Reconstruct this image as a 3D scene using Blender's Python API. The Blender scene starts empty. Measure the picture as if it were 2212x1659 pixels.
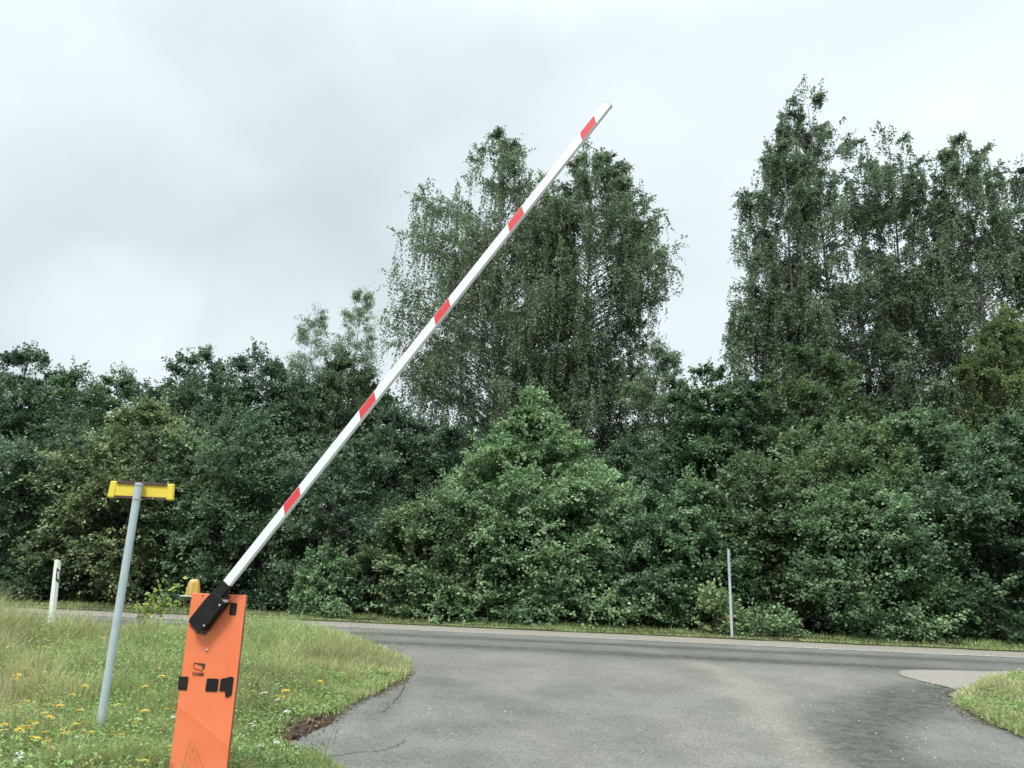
import bpy, math, random
import numpy as np
from mathutils import Vector, Matrix

random.seed(7)
RNG = np.random.default_rng(11)
S = bpy.context.scene
COL = S.collection

# ------------------------------------------------------------------ camera
CAM = np.array([0.0, 0.0, 1.45])
FPX, CX, CY = 1661.0, 1106.0, 829.5          # focal length and centre, in units of a 2212 px wide picture
PITCH, ROLL = math.radians(14.0), math.radians(2.0)
_f = np.array([0, math.cos(PITCH), math.sin(PITCH)])
_r0 = np.array([1.0, 0, 0]); _u0 = np.array([0, -math.sin(PITCH), math.cos(PITCH)])
_r = _r0*math.cos(ROLL) + _u0*math.sin(ROLL)
_u = _u0*math.cos(ROLL) - _r0*math.sin(ROLL)
cd = bpy.data.cameras.new('camera'); cam = bpy.data.objects.new('camera', cd); COL.objects.link(cam)
cd.sensor_width = 36; cd.lens = FPX/2212*36; cd.clip_end = 3000; cd.clip_start = 0.05
cam.matrix_world = Matrix(((_r[0], _u[0], -_f[0], CAM[0]), (_r[1], _u[1], -_f[1], CAM[1]),
                           (_r[2], _u[2], -_f[2], CAM[2]), (0, 0, 0, 1)))
S.camera = cam
S.view_settings.view_transform = 'Standard'; S.view_settings.look = 'None'
S.view_settings.exposure = 0.50; S.view_settings.gamma = 1
S.cycles.max_bounces = 7; S.cycles.diffuse_bounces = 3; S.cycles.transmission_bounces = 3
S.cycles.glossy_bounces = 2

# ------------------------------------------------------------------ sky and sun
SUN_EL, SUN_AZ = math.radians(56), math.radians(205)      # azimuth clockwise from +Y: behind the camera, a little left
W = bpy.data.worlds.new('World'); S.world = W; W.use_nodes = True
nt = W.node_tree; nt.nodes.clear()
def N(t, **k):
    n = nt.nodes.new(t)
    for a, b in k.items(): setattr(n, a, b)
    return n
out = N('ShaderNodeOutputWorld'); mix = N('ShaderNodeMixShader'); bg1 = N('ShaderNodeBackground'); bg2 = N('ShaderNodeBackground')
sky = N('ShaderNodeTexSky', sky_type='NISHITA', sun_disc=False, sun_elevation=SUN_EL, sun_rotation=SUN_AZ)
bg1.inputs['Strength'].default_value = 0.1
nt.links.new(sky.outputs[0], bg1.inputs['Color'])
tc = N('ShaderNodeTexCoord'); sep = N('ShaderNodeSeparateXYZ'); nt.links.new(tc.outputs['Generated'], sep.inputs[0])
def math_node(op, a, b=None, clamp=False):
    n = N('ShaderNodeMath', operation=op); n.use_clamp = clamp
    for i, v in enumerate((a, b)):
        if v is None: continue
        if isinstance(v, (int, float)): n.inputs[i].default_value = v
        else: nt.links.new(v, n.inputs[i])
    return n.outputs[0]
# the cloud deck: brighter towards the zenith, soft grey patches
def dirpx(px, py):
    d = _f + _r*(px-CX)/FPX + _u*(CY-py)/FPX
    return d/np.linalg.norm(d)
def blob(px, py, deg, soft, amt):
    """soft cloud patch round one direction of the sky"""
    d = dirpx(px, py)
    dot = N('ShaderNodeVectorMath', operation='DOT_PRODUCT'); nt.links.new(warp, dot.inputs[0]); dot.inputs[1].default_value = tuple(d)
    mr = N('ShaderNodeMapRange', interpolation_type='SMOOTHSTEP'); nt.links.new(dot.outputs['Value'], mr.inputs[0])
    mr.inputs[1].default_value = math.cos(math.radians(deg+soft)); mr.inputs[2].default_value = math.cos(math.radians(max(0.5, deg-soft)))
    mr.inputs[3].default_value = 0; mr.inputs[4].default_value = amt
    return mr.outputs[0]
wn = N('ShaderNodeTexNoise'); wn.inputs['Scale'].default_value = 3.2; wn.inputs['Detail'].default_value = 5; wn.inputs['Roughness'].default_value = .5
nt.links.new(tc.outputs['Generated'], wn.inputs['Vector'])
wv = N('ShaderNodeVectorMath', operation='MULTIPLY_ADD'); nt.links.new(wn.outputs['Color'], wv.inputs[0])
wv.inputs[1].default_value = (.34, .34, .34); wv.inputs[2].default_value = (-.17, -.17, -.17)
wa = N('ShaderNodeVectorMath', operation='ADD'); nt.links.new(wv.outputs[0], wa.inputs[0]); nt.links.new(tc.outputs['Generated'], wa.inputs[1])
wnorm = N('ShaderNodeVectorMath', operation='NORMALIZE'); nt.links.new(wa.outputs[0], wnorm.inputs[0]); warp = wnorm.outputs[0]
n2 = N('ShaderNodeTexNoise'); n2.inputs['Scale'].default_value = 2.4; n2.inputs['Detail'].default_value = 6; n2.inputs['Roughness'].default_value = .48
mp = N('ShaderNodeMapping'); mp.inputs['Scale'].default_value = (1, 1, 2.0); mp.inputs['Location'].default_value = (.6, 2.3, .4)
nt.links.new(tc.outputs['Generated'], mp.inputs[0]); nt.links.new(mp.outputs[0], n2.inputs['Vector'])
base = math_node('MULTIPLY', math_node('SUBTRACT', n2.outputs['Fac'], .5), .75)
dark = base
for b in ((480, 400, 10, 9, .19), (150, 560, 6, 6, .13), (760, 560, 6, 6, .13), (330, 200, 4, 5, .05), (60, 740, 4, 4, .08),
          (1100, 330, 4, 6, .05), (260, 640, 3.5, 3.5, -.28), (560, 90, 4, 4, .12), (950, 160, 5, 4, .10), (1450, 500, 4, 4, .10), (620, 640, 3, 3, -.10), (1700, 40, 14, 10, -.12), (300, 20, 9, 6, -.10), (1900, 400, 8, 8, -.03)):
    dark = math_node('ADD', dark, blob(*b))
elev = math_node('MAXIMUM', sep.outputs['Z'], 0.0)
lum = math_node('SUBTRACT', .685, math_node('MULTIPLY', dark, .37))
zen = N('ShaderNodeMapRange', interpolation_type='SMOOTHSTEP'); nt.links.new(elev, zen.inputs[0])
zen.inputs[1].default_value = .60; zen.inputs[2].default_value = 1.0; zen.inputs[3].default_value = 1.0; zen.inputs[4].default_value = 3.4
lum = math_node('MULTIPLY', lum, zen.outputs[0])
comb = N('ShaderNodeVectorMath', operation='SCALE'); comb.inputs[0].default_value = (.90, 1.0, 1.05); nt.links.new(lum, comb.inputs['Scale'])
nt.links.new(comb.outputs[0], bg2.inputs['Color']); bg2.inputs['Strength'].default_value = 1.0
mix.inputs[0].default_value = .95
nt.links.new(bg1.outputs[0], mix.inputs[1]); nt.links.new(bg2.outputs[0], mix.inputs[2]); nt.links.new(mix.outputs[0], out.inputs[0])

sl = bpy.data.lights.new('sun', 'SUN'); sl.energy = 2.0; sl.angle = math.radians(14); sl.color = (1, .985, .95)
so = bpy.data.objects.new('sun', sl); COL.objects.link(so)
sd = Vector((math.sin(SUN_AZ)*math.cos(SUN_EL), math.cos(SUN_AZ)*math.cos(SUN_EL), math.sin(SUN_EL)))
so.rotation_euler = (-sd).to_track_quat('-Z', 'Y').to_euler(); so.location = (0, -10, 30)

# ------------------------------------------------------------------ helpers
def zt(x, y):
    """height of the land: it rises a little towards the public road"""
    t = np.clip((np.asarray(y, float)-3)/11, 0, 1)
    return -.15+.47*t*t*(3-2*t)
def ray(px, py): return _f + _r*(px-CX)/FPX + _u*(CY-py)/FPX
def ground(px, py, dz=0.0):
    d = ray(px, py); z = 0.3
    for _ in range(30):
        k = (z-CAM[2])/d[2]; p = CAM+d*k; z = float(zt(p[0], p[1]))+dz
    return np.array([p[0], p[1], z])
def at_y(px, py, Y):
    d = ray(px, py); return CAM+d*(Y/d[1])
def road_edge(x): return 17.45-.137*x             # far edge of the public road

def tag(o, label=None, cat=None, group=None, kind=None):
    if label: o['label'] = label
    if cat: o['category'] = cat
    if group: o['group'] = group
    if kind: o['kind'] = kind
    return o
def empty(name, loc, rz=0.0):
    o = bpy.data.objects.new(name, None); COL.objects.link(o); o.location = loc; o.rotation_euler = (0, 0, rz)
    o.empty_display_size = .1
    return o
def mesh_np(name, V, F, mat=None, parent=None, attrs=None, smooth=False, matidx=None, mats=None, flat_uv=None):
    """V (n,3) ; F list of arrays (m,k) of polygons"""
    me = bpy.data.meshes.new(name)
    V = np.ascontiguousarray(V, dtype=np.float32)
    me.vertices.add(len(V)); me.vertices.foreach_set('co', V.ravel())
    if isinstance(F, np.ndarray): F = [F]
    F = [np.asarray(f, dtype=np.int32) for f in F if len(f)]
    loops = np.concatenate([f.ravel() for f in F]); tot = np.concatenate([np.full(len(f), f.shape[1], np.int32) for f in F])
    start = np.concatenate([[0], np.cumsum(tot)[:-1]]).astype(np.int32)
    me.loops.add(len(loops)); me.loops.foreach_set('vertex_index', loops)
    me.polygons.add(len(tot)); me.polygons.foreach_set('loop_start', start); me.polygons.foreach_set('loop_total', tot)
    if smooth: me.polygons.foreach_set('use_smooth', np.ones(len(tot), bool))
    me.update(calc_edges=True)
    for k, a in (attrs or {}).items():
        a = np.asarray(a, np.float32)
        if a.ndim == 1:
            at = me.attributes.new(k, 'FLOAT', 'POINT'); at.data.foreach_set('value', a)
        else:
            at = me.attributes.new(k, 'FLOAT_COLOR', 'POINT'); at.data.foreach_set('color', np.ascontiguousarray(a).ravel())
    for m in (mats or ([mat] if mat else [])): me.materials.append(m)
    if matidx is not None: me.polygons.foreach_set('material_index', np.asarray(matidx, np.int32))
    me.validate()
    o = bpy.data.objects.new(name, me); COL.objects.link(o)
    if parent: o.parent = parent
    return o
class MB:
    """collects boxes, prisms, lathes and tubes for ONE mesh"""
    def __init__(s): s.v = []; s.f = []
    def add(s, V, F):
        k = len(s.v); s.v += [tuple(map(float, p)) for p in V]; s.f += [tuple(i+k for i in f) for f in F]; return s
    def box(s, x0, x1, y0, y1, z0, z1):
        return s.add([(x0,y0,z0),(x1,y0,z0),(x1,y1,z0),(x0,y1,z0),(x0,y0,z1),(x1,y0,z1),(x1,y1,z1),(x0,y1,z1)],
                     [(0,3,2,1),(4,5,6,7),(0,1,5,4),(1,2,6,5),(2,3,7,6),(3,0,4,7)])
    def prism(s, P, y0, y1):
        """outline P of (x,z), front at y0, back at y1"""
        n = len(P)
        a = sum(P[i][0]*P[(i+1) % n][1]-P[(i+1) % n][0]*P[i][1] for i in range(n))
        if a < 0: P = P[::-1]
        return s.add([(x,y0,z) for x,z in P]+[(x,y1,z) for x,z in P],
                     [tuple(range(n)), tuple(range(2*n-1, n-1, -1))]+[(i, i+n, (i+1) % n+n, (i+1) % n) for i in range(n)])
    def lathe(s, prof, c=(0,0,0), n=20, axis='z'):
        V = []; F = []
        for r, h in prof:
            for i in range(n):
                a = 2*math.pi*i/n
                p = (r*math.cos(a), r*math.sin(a), h)
                if axis == 'y': p = (p[0], h, p[1])
                V.append((p[0]+c[0], p[1]+c[1], p[2]+c[2]))
        for j in range(len(prof)-1):
            for i in range(n):
                q = (j*n+i, j*n+(i+1) % n, (j+1)*n+(i+1) % n, (j+1)*n+i)
                F.append(q if axis == 'z' else q[::-1])
        F.append(tuple(range(n))[::-1] if axis == 'z' else tuple(range(n)))
        F.append(tuple(range((len(prof)-1)*n, len(prof)*n)) if axis == 'z' else tuple(range((len(prof)-1)*n, len(prof)*n))[::-1])
        return s.add(V, F)
    def build(s, name, mat, parent=None, bevel=0, smooth=False, loc=None, rot=None):
        me = bpy.data.meshes.new(name); me.from_pydata(s.v, [], s.f); me.materials.append(mat); me.update()
        if smooth:
            me.polygons.foreach_set('use_smooth', [True]*len(me.polygons))
        o = bpy.data.objects.new(name, me); COL.objects.link(o)
        if parent: o.parent = parent
        if loc is not None: o.location = loc
        if rot is not None: o.rotation_euler = rot
        if bevel:
            m = o.modifiers.new('bevel', 'BEVEL'); m.width = bevel; m.segments = 2; m.limit_method = 'ANGLE'
        return o

def tubes(paths, radii, sides=5):
    """paths (n,k,3), radii (n,k) -> verts, quads"""
    P = np.asarray(paths, float); n, k, _ = P.shape
    T = np.gradient(P, axis=1); T /= np.linalg.norm(T, axis=2, keepdims=True)+1e-9
    ref = np.where(np.abs(T[..., 2:3]) > .9, np.array([1., 0, 0]), np.array([0., 0, 1.]))
    A = np.cross(T, ref); A /= np.linalg.norm(A, axis=2, keepdims=True)+1e-9
    B = np.cross(T, A)
    ang = np.arange(sides)*2*np.pi/sides
    V = P[:, :, None, :] + np.asarray(radii)[:, :, None, None]*(A[:, :, None, :]*np.cos(ang)[None, None, :, None]+B[:, :, None, :]*np.sin(ang)[None, None, :, None])
    idx = np.arange(n*k*sides).reshape(n, k, sides)
    a = idx[:, :-1, :]; b = np.roll(a, -1, axis=2); c = idx[:, 1:, :]; d = np.roll(c, -1, axis=2)
    F = np.stack([a, b, d, c], -1).reshape(-1, 4)
    return V.reshape(-1, 3), F

# ------------------------------------------------------------------ materials
def newmat(name):
    m = bpy.data.materials.new(name); m.use_nodes = True
    t = m.node_tree; b = t.nodes['Principled BSDF']; return m, t, b
def setp(b, col=None, rough=.5, metal=0, spec=.5):
    if col is not None: b.inputs['Base Color'].default_value = (*col, 1)
    b.inputs['Roughness'].default_value = rough; b.inputs['Metallic'].default_value = metal
    b.inputs['Specular IOR Level'].default_value = spec
def ramp(t, stops):
    r = t.nodes.new('ShaderNodeValToRGB'); e = r.color_ramp.elements
    while len(e) > 1: e.remove(e[-1])
    e[0].position = stops[0][0]; e[0].color = (*stops[0][1], 1)
    for p, c in stops[1:]:
        x = e.new(p); x.color = (*c, 1)
    return r
def noise(t, scale, detail=4, rough=.55, coord='Object', vec=None):
    n = t.nodes.new('ShaderNodeTexNoise'); n.inputs['Scale'].default_value = scale
    n.inputs['Detail'].default_value = detail; n.inputs['Roughness'].default_value = rough
    if vec is None:
        c = t.nodes.new('ShaderNodeTexCoord'); vec = c.outputs[coord]
    t.links.new(vec, n.inputs['Vector']); return n
def painted(name, col, dirt=(.3, .27, .22), amount=.25, rough=.4, metal=0, scale=9, bump=0.0, spec=.5):
    """paint or plastic with uneven weathering"""
    m, t, b = newmat(name); setp(b, col, rough, metal, spec)
    n = noise(t, scale, 8, .65)
    r = ramp(t, [(.42, (0, 0, 0)), (.75, (1, 1, 1))]); t.links.new(n.outputs['Fac'], r.inputs[0])
    mu = t.nodes.new('ShaderNodeMath'); mu.operation = 'MULTIPLY'; mu.inputs[1].default_value = amount; t.links.new(r.outputs[0], mu.inputs[0])
    x = t.nodes.new('ShaderNodeMix'); x.data_type = 'RGBA'; t.links.new(mu.outputs[0], x.inputs[0])
    x.inputs[6].default_value = (*col, 1); x.inputs[7].default_value = (*dirt, 1)
    t.links.new(x.outputs[2], b.inputs['Base Color'])
    n3 = noise(t, scale*6, 4); rr = t.nodes.new('ShaderNodeMapRange'); t.links.new(n3.outputs['Fac'], rr.inputs[0])
    rr.inputs[3].default_value = rough-.08; rr.inputs[4].default_value = rough+.15; t.links.new(rr.outputs[0], b.inputs['Roughness'])
    if bump:
        bp = t.nodes.new('ShaderNodeBump'); bp.inputs['Strength'].default_value = bump; bp.inputs['Distance'].default_value = .01
        t.links.new(n3.outputs['Fac'], bp.inputs['Height']); t.links.new(bp.outputs[0], b.inputs['Normal'])
    return m
def leafmat(name, stops, trans=.22, rough=.5, spec=.28):
    """leaf colour picked along the stops by the per-leaf tint"""
    m, t, b = newmat(name); setp(b, None, rough, 0, spec)
    a = t.nodes.new('ShaderNodeAttribute'); a.attribute_name = 'tint'
    r = ramp(t, [(p, tuple(k*q for k, q in zip((1.18, 1.21, 1.15), c))) for p, c in stops]); t.links.new(a.outputs['Fac'], r.inputs[0]); t.links.new(r.outputs[0], b.inputs['Base Color'])
    tr = t.nodes.new('ShaderNodeBsdfTranslucent')
    hs = t.nodes.new('ShaderNodeHueSaturation'); hs.inputs['Value'].default_value = 1.5; hs.inputs['Saturation'].default_value = 1.15
    t.links.new(r.outputs[0], hs.inputs['Color']); t.links.new(hs.outputs[0], tr.inputs['Color'])
    mx = t.nodes.new('ShaderNodeMixShader'); mx.inputs[0].default_value = trans
    t.links.new(b.outputs[0], mx.inputs[1]); t.links.new(tr.outputs[0], mx.inputs[2])
    t.links.new(mx.outputs[0], t.nodes['Material Output'].inputs['Surface'])
    return m
LM = {
 'dark':   leafmat('leaf_dark',  [(0, (.034,.056,.040)), (.45, (.078,.120,.074)), (1, (.22,.29,.18))]),
 'mid':    leafmat('leaf_mid',   [(0, (.040,.068,.044)), (.45, (.098,.154,.086)), (1, (.27,.36,.21))]),
 'bright': leafmat('leaf_bright',[(0, (.050,.088,.050)), (.45, (.132,.206,.106)), (1, (.34,.45,.25))]),
 'olive':  leafmat('leaf_olive', [(0, (.044,.066,.038)), (.45, (.112,.158,.080)), (1, (.31,.37,.19))]),
 'linden': leafmat('leaf_linden',[(0, (.042,.064,.036)), (.45, (.136,.176,.088)), (1, (.46,.50,.27))]),
 'birch':  leafmat('leaf_birch', [(0, (.046,.066,.050)), (.45, (.115,.150,.098)), (1, (.29,.34,.225))], trans=.35),
 'pale':   leafmat('leaf_pale',  [(0, (.09,.12,.085)), (.45, (.18,.225,.15)), (1, (.34,.39,.27))], trans=.42),
 'yellow': leafmat('leaf_yellow',[(0, (.050,.074,.036)), (.45, (.125,.160,.075)), (1, (.30,.34,.16))], trans=.35),
 'sapling':leafmat('leaf_sapling',[(0, (.10,.15,.05)), (.6, (.24,.31,.09)), (1, (.44,.42,.13))], trans=.35),
}
def barkmat(name, stops, scale, stretch=(1, 1, .35)):
    m, t, b = newmat(name); setp(b, None, .85, 0, .2)
    c = t.nodes.new('ShaderNodeTexCoord'); mpp = t.nodes.new('ShaderNodeMapping'); mpp.inputs['Scale'].default_value = stretch
    t.links.new(c.outputs['Object'], mpp.inputs[0]); n = noise(t, scale, 6, .7, vec=mpp.outputs[0])
    r = ramp(t, stops); t.links.new(n.outputs['Fac'], r.inputs[0]); t.links.new(r.outputs[0], b.inputs['Base Color']); return m
BARK = barkmat('bark_brown', [(.3, (.03,.027,.022)), (.7, (.10,.09,.075))], 14)
BIRCHBARK = barkmat('bark_birch', [(.36, (.05,.048,.045)), (.52, (.24,.235,.22)), (.8, (.42,.41,.39))], 7, (1, 1, 3))
def grassmat(name):
    m, t, b = newmat(name); setp(b, None, .55, 0, .25)
    a = t.nodes.new('ShaderNodeAttribute'); a.attribute_name = 'col'; t.links.new(a.outputs['Color'], b.inputs['Base Color'])
    tr = t.nodes.new('ShaderNodeBsdfTranslucent'); t.links.new(a.outputs['Color'], tr.inputs['Color'])
    mx = t.nodes.new('ShaderNodeMixShader'); mx.inputs[0].default_value = .3
    t.links.new(b.outputs[0], mx.inputs[1]); t.links.new(tr.outputs[0], mx.inputs[2])
    t.links.new(mx.outputs[0], t.nodes['Material Output'].inputs['Surface']); return m
GRASS = grassmat('grass_blades')

# ------------------------------------------------------------------ value noise for numpy
_perm = RNG.random((64, 64))
def vnoise(x, y, s=1.0):
    x = np.asarray(x)*s+31.7; y = np.asarray(y)*s+17.3
    xi = np.floor(x).astype(int); yi = np.floor(y).astype(int); fx = x-xi; fy = y-yi
    fx = fx*fx*(3-2*fx); fy = fy*fy*(3-2*fy)
    g = lambda a, b: _perm[a % 64, b % 64]
    return (g(xi, yi)*(1-fx)+g(xi+1, yi)*fx)*(1-fy)+(g(xi, yi+1)*(1-fx)+g(xi+1, yi+1)*fx)*fy
def fbm(x, y, s=1.0): return (vnoise(x, y, s)+.5*vnoise(x, y, s*2.1)+.25*vnoise(x, y, s*4.3))/1.75
def inside(px, py, poly):
    px = np.asarray(px); py = np.asarray(py); r = np.zeros(px.shape, bool); n = len(poly)
    for i in range(n):
        x0, y0 = poly[i]; x1, y1 = poly[(i+1) % n]
        if y0 == y1: continue
        c = ((y0 > py) != (y1 > py)) & (px < (x1-x0)*(py-y0)/(y1-y0)+x0); r ^= c
    return r
def dpoly(x, y, pts):
    """distance to a polyline"""
    best = np.full(np.shape(x), 1e9)
    for (ax, ay), (bx, by) in zip(pts[:-1], pts[1:]):
        dx, dy = bx-ax, by-ay; L = dx*dx+dy*dy+1e-9
        t = np.clip(((x-ax)*dx+(y-ay)*dy)/L, 0, 1); best = np.minimum(best, np.hypot(x-ax-t*dx, y-ay-t*dy))
    return best
def G(*pts): return [tuple(ground(*p)[:2]) for p in pts]
def catmull(P, k=6, closed=False):
    P = [np.array(p, float) for p in P]; n = len(P); outp = []
    for i in range(n if closed else n-1):
        p0 = P[(i-1) % n] if closed or i else P[0]; p1 = P[i]; p2 = P[(i+1) % n]; p3 = P[(i+2) % n] if closed or i+2 < n else P[-1]
        for j in range(k):
            t = j/k; outp.append(tuple(.5*((2*p1)+(-p0+p2)*t+(2*p0-5*p1+4*p2-p3)*t*t+(-p0+3*p1-3*p2+p3)*t**3)))
    if not closed: outp.append(tuple(P[-1]))
    return outp

# ------------------------------------------------------------------ ground, asphalt
def axis(fine0, fine1, step, far):
    a = np.arange(fine0, fine1+step/2, step); lo = []; s = step; x = fine0
    while x > -far: s *= 1.35; x -= s; lo.append(x)
    hi = []; s = step; x = fine1
    while x < far: s *= 1.35; x += s; hi.append(x)
    return np.concatenate([np.array(lo[::-1]), a, np.array(hi)])
def grid(name, xs, ys, zf, mat, attrs=None, smooth=True, warp=None):
    X, Y = np.meshgrid(xs, ys)
    if warp: X, Y = warp(X, Y)
    V = np.stack([X, Y, zf(X, Y)], -1).reshape(-1, 3)
    ny, nx = X.shape; i = np.arange(nx*ny).reshape(ny, nx)
    F = np.stack([i[:-1, :-1], i[:-1, 1:], i[1:, 1:], i[1:, :-1]], -1).reshape(-1, 4)
    A = {k: f(X.ravel(), Y.ravel()) for k, f in (attrs or {}).items()}
    return mesh_np(name, V, F, mat, attrs=A, smooth=smooth)

soil, t, b = newmat('soil'); setp(b, None, .95, 0, .1)
n = noise(t, 3, 8, .7, 'Object'); r = ramp(t, [(.3, (.030,.026,.018)), (.5, (.055,.058,.030)), (.75, (.095,.085,.060))])
t.links.new(n.outputs['Fac'], r.inputs[0]); t.links.new(r.outputs[0], b.inputs['Base Color'])
n3 = noise(t, 40, 4, .6, 'Object'); bp = t.nodes.new('ShaderNodeBump'); bp.inputs['Distance'].default_value = .03; bp.inputs['Strength'].default_value = .8
t.links.new(n3.outputs['Fac'], bp.inputs['Height']); t.links.new(bp.outputs[0], b.inputs['Normal'])
tag(grid('ground', axis(-30, 30, 1, 900), axis(-6, 34, 1, 900), lambda x, y: zt(x, y)-.03, soil), kind='structure')

# asphalt colours: gravel-grey, with real stains: tyre lanes, damp patches, tan dust
DARKS = [(catmull(G((2075,1492),(1990,1500),(1935,1530),(1880,1560),(1850,1600),(1900,1659))), .55, .78),
         (catmull(G((2020,1490),(1930,1512),(1800,1518))), .42, .52),
         (catmull(G((1950,1545),(2060,1556),(2150,1566))), .22, .45),
         (catmull(G((1780,1545),(1850,1580),(1990,1640),(2150,1659))), .40, .25),
         (catmull(G((925,1450),(960,1480),(1010,1500),(1130,1540))), .45, .36),
         (catmull(G((880,1480),(830,1530),(790,1575))), .20, .40),
         (catmull(G((730,1600),(900,1580),(1080,1560))), .35, .30),
         (catmull(G((1190,1500),(1300,1480),(1480,1500))), .5, .16),
         (catmull(G((700,1640),(850,1640),(1000,1625))), .25, .22),
         (catmull(G((1290,1400),(1420,1412),(1620,1425),(1800,1445))), .35, .18)]
TANS = [(catmull(G((1300,1395),(1420,1410),(1530,1440),(1600,1480),(1650,1540),(1720,1600),(1780,1659))), .42, .55),
        (catmull(G((1640,1400),(1760,1440),(1850,1490))), .5, .22),
        (catmull(G((1060,1450),(1200,1600),(1240,1659))), .6, .12),
        (catmull(G((1500,1560),(1560,1659))), .5, .22)]
def stainf(x, y):
    nn = (fbm(x, y, 1.7)-.5); s = np.zeros(len(x))
    for P, w, a in DARKS:
        d = dpoly(x, y, P); s = np.maximum(s, a*np.clip(1.25-(d/w)+nn*1.1, 0, 1))
    v = (road_edge(x)-y)/1.0093+ (vnoise(x*.25, y, 1)-.5)*.12
    lane = .68*np.exp(-((v-2.75)/.38)**2)+.74*np.exp(-((v-4.35)/.38)**2)+.22*np.exp(-((v-3.5)/.8)**2)
    lane *= .8+.4*fbm(x*.35, y*3, 1.2)
    s = np.maximum(s, lane)
    s += .10*(fbm(x, y, .5)-.5)*2
    return np.clip(s, 0, 1)
def tanf(x, y):
    nn = (fbm(x+9, y, 2.2)-.5); s = np.zeros(len(x))
    for P, w, a in TANS:
        d = dpoly(x, y, P); s = np.maximum(s, a*np.clip(1.1-(d/w)+nn*1.3, 0, 1))
    v = (road_edge(x)-y)/1.0093
    s = np.maximum(s, .95*np.clip(1-(v-1.30+nn*.3)/.15, 0, 1)*(v > -.5))         # dusty strip outside the edge line
    s = np.maximum(s, .12*np.clip((v-4.9)/.5, 0, 1)*np.clip((9-v)/2, 0, 1))
    return np.clip(s, 0, 1)
asph, t, b = newmat('asphalt'); setp(b, None, .85, 0, .25)
c = t.nodes.new('ShaderNodeTexCoord')
nf = noise(t, 55, 3, .6, vec=c.outputs['Object']); nm = noise(t, 1.3, 9, .62, vec=c.outputs['Object']); nfine = noise(t, 170, 2, .7, vec=c.outputs['Object'])
rm = ramp(t, [(.30, (.138,.139,.121)), (.5, (.172,.172,.152)), (.72, (.216,.214,.190))]); t.links.new(nm.outputs['Fac'], rm.inputs[0])
def mixc(t, fac, A, B, mode='MIX'):
    x = t.nodes.new('ShaderNodeMix'); x.data_type = 'RGBA'; x.blend_type = mode
    for sock, v in ((x.inputs[0], fac), (x.inputs[6], A), (x.inputs[7], B)):
        if isinstance(v, (float, int)): sock.default_value = v
        elif isinstance(v, tuple): sock.default_value = (*v, 1)
        else: t.links.new(v, sock)
    return x.outputs[2]
a1 = t.nodes.new('ShaderNodeAttribute'); a1.attribute_name = 'tan'; a2 = t.nodes.new('ShaderNodeAttribute'); a2.attribute_name = 'stain'
tn = ramp(t, [(.35, (.235,.215,.18)), (.7, (.36,.325,.27))]); t.links.new(nf.outputs['Fac'], tn.inputs[0])
col = mixc(t, a1.outputs['Fac'], rm.outputs[0], tn.outputs[0])
nb = noise(t, 7, 9, .72, vec=c.outputs['Object']); nbr = t.nodes.new('ShaderNodeMapRange'); t.links.new(nb.outputs['Fac'], nbr.inputs[0])
nbr.inputs[1].default_value = .3; nbr.inputs[2].default_value = .7; nbr.inputs[3].default_value = .45; nbr.inputs[4].default_value = 1.5
sm = t.nodes.new('ShaderNodeMath'); sm.operation = 'MULTIPLY'; sm.use_clamp = True; t.links.new(a2.outputs['Fac'], sm.inputs[0]); t.links.new(nbr.outputs[0], sm.inputs[1])
col = mixc(t, sm.outputs[0], col, (.060, .066, .055))
# aggregate: light and dark stones
vo = t.nodes.new('ShaderNodeTexVoronoi'); vo.inputs['Scale'].default_value = 75; t.links.new(c.outputs['Object'], vo.inputs['Vector'])
sv = t.nodes.new('ShaderNodeSeparateColor'); t.links.new(vo.outputs['Color'], sv.inputs[0])
rs = ramp(t, [(0, (.62,.62,.62)), (.25, (.88,.88,.88)), (.8, (1.06,1.06,1.06)), (.96, (1.14,1.14,1.12)), (1, (1.45,1.45,1.4))]); t.links.new(sv.outputs[0], rs.inputs[0])
col = mixc(t, 1.0, col, rs.outputs[0], 'MULTIPLY')
rf = ramp(t, [(.3, (.84,.84,.84)), (.7, (1.14,1.14,1.14))]); t.links.new(nfine.outputs['Fac'], rf.inputs[0])
col = mixc(t, 1.0, col, rf.outputs[0], 'MULTIPLY')
t.links.new(col, b.inputs['Base Color'])
bp = t.nodes.new('ShaderNodeBump'); bp.inputs['Distance'].default_value = .006; bp.inputs['Strength'].default_value = .7
t.links.new(sv.outputs[1], bp.inputs['Height']); t.links.new(bp.outputs[0], b.inputs['Normal'])
vs = np.concatenate([np.arange(0, 12.6, .09), np.arange(12.7, 26, .3)])
tag(grid('road', axis(-15, 14, .1, 140), vs, lambda x, y: zt(x, y)+.006*(vnoise(x, y, .7)-.5)+.005,
         asph, {'stain': stainf, 'tan': tanf}, warp=lambda X, Yv: (X, road_edge(X)-Yv*1.0093)), kind='structure')

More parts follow.
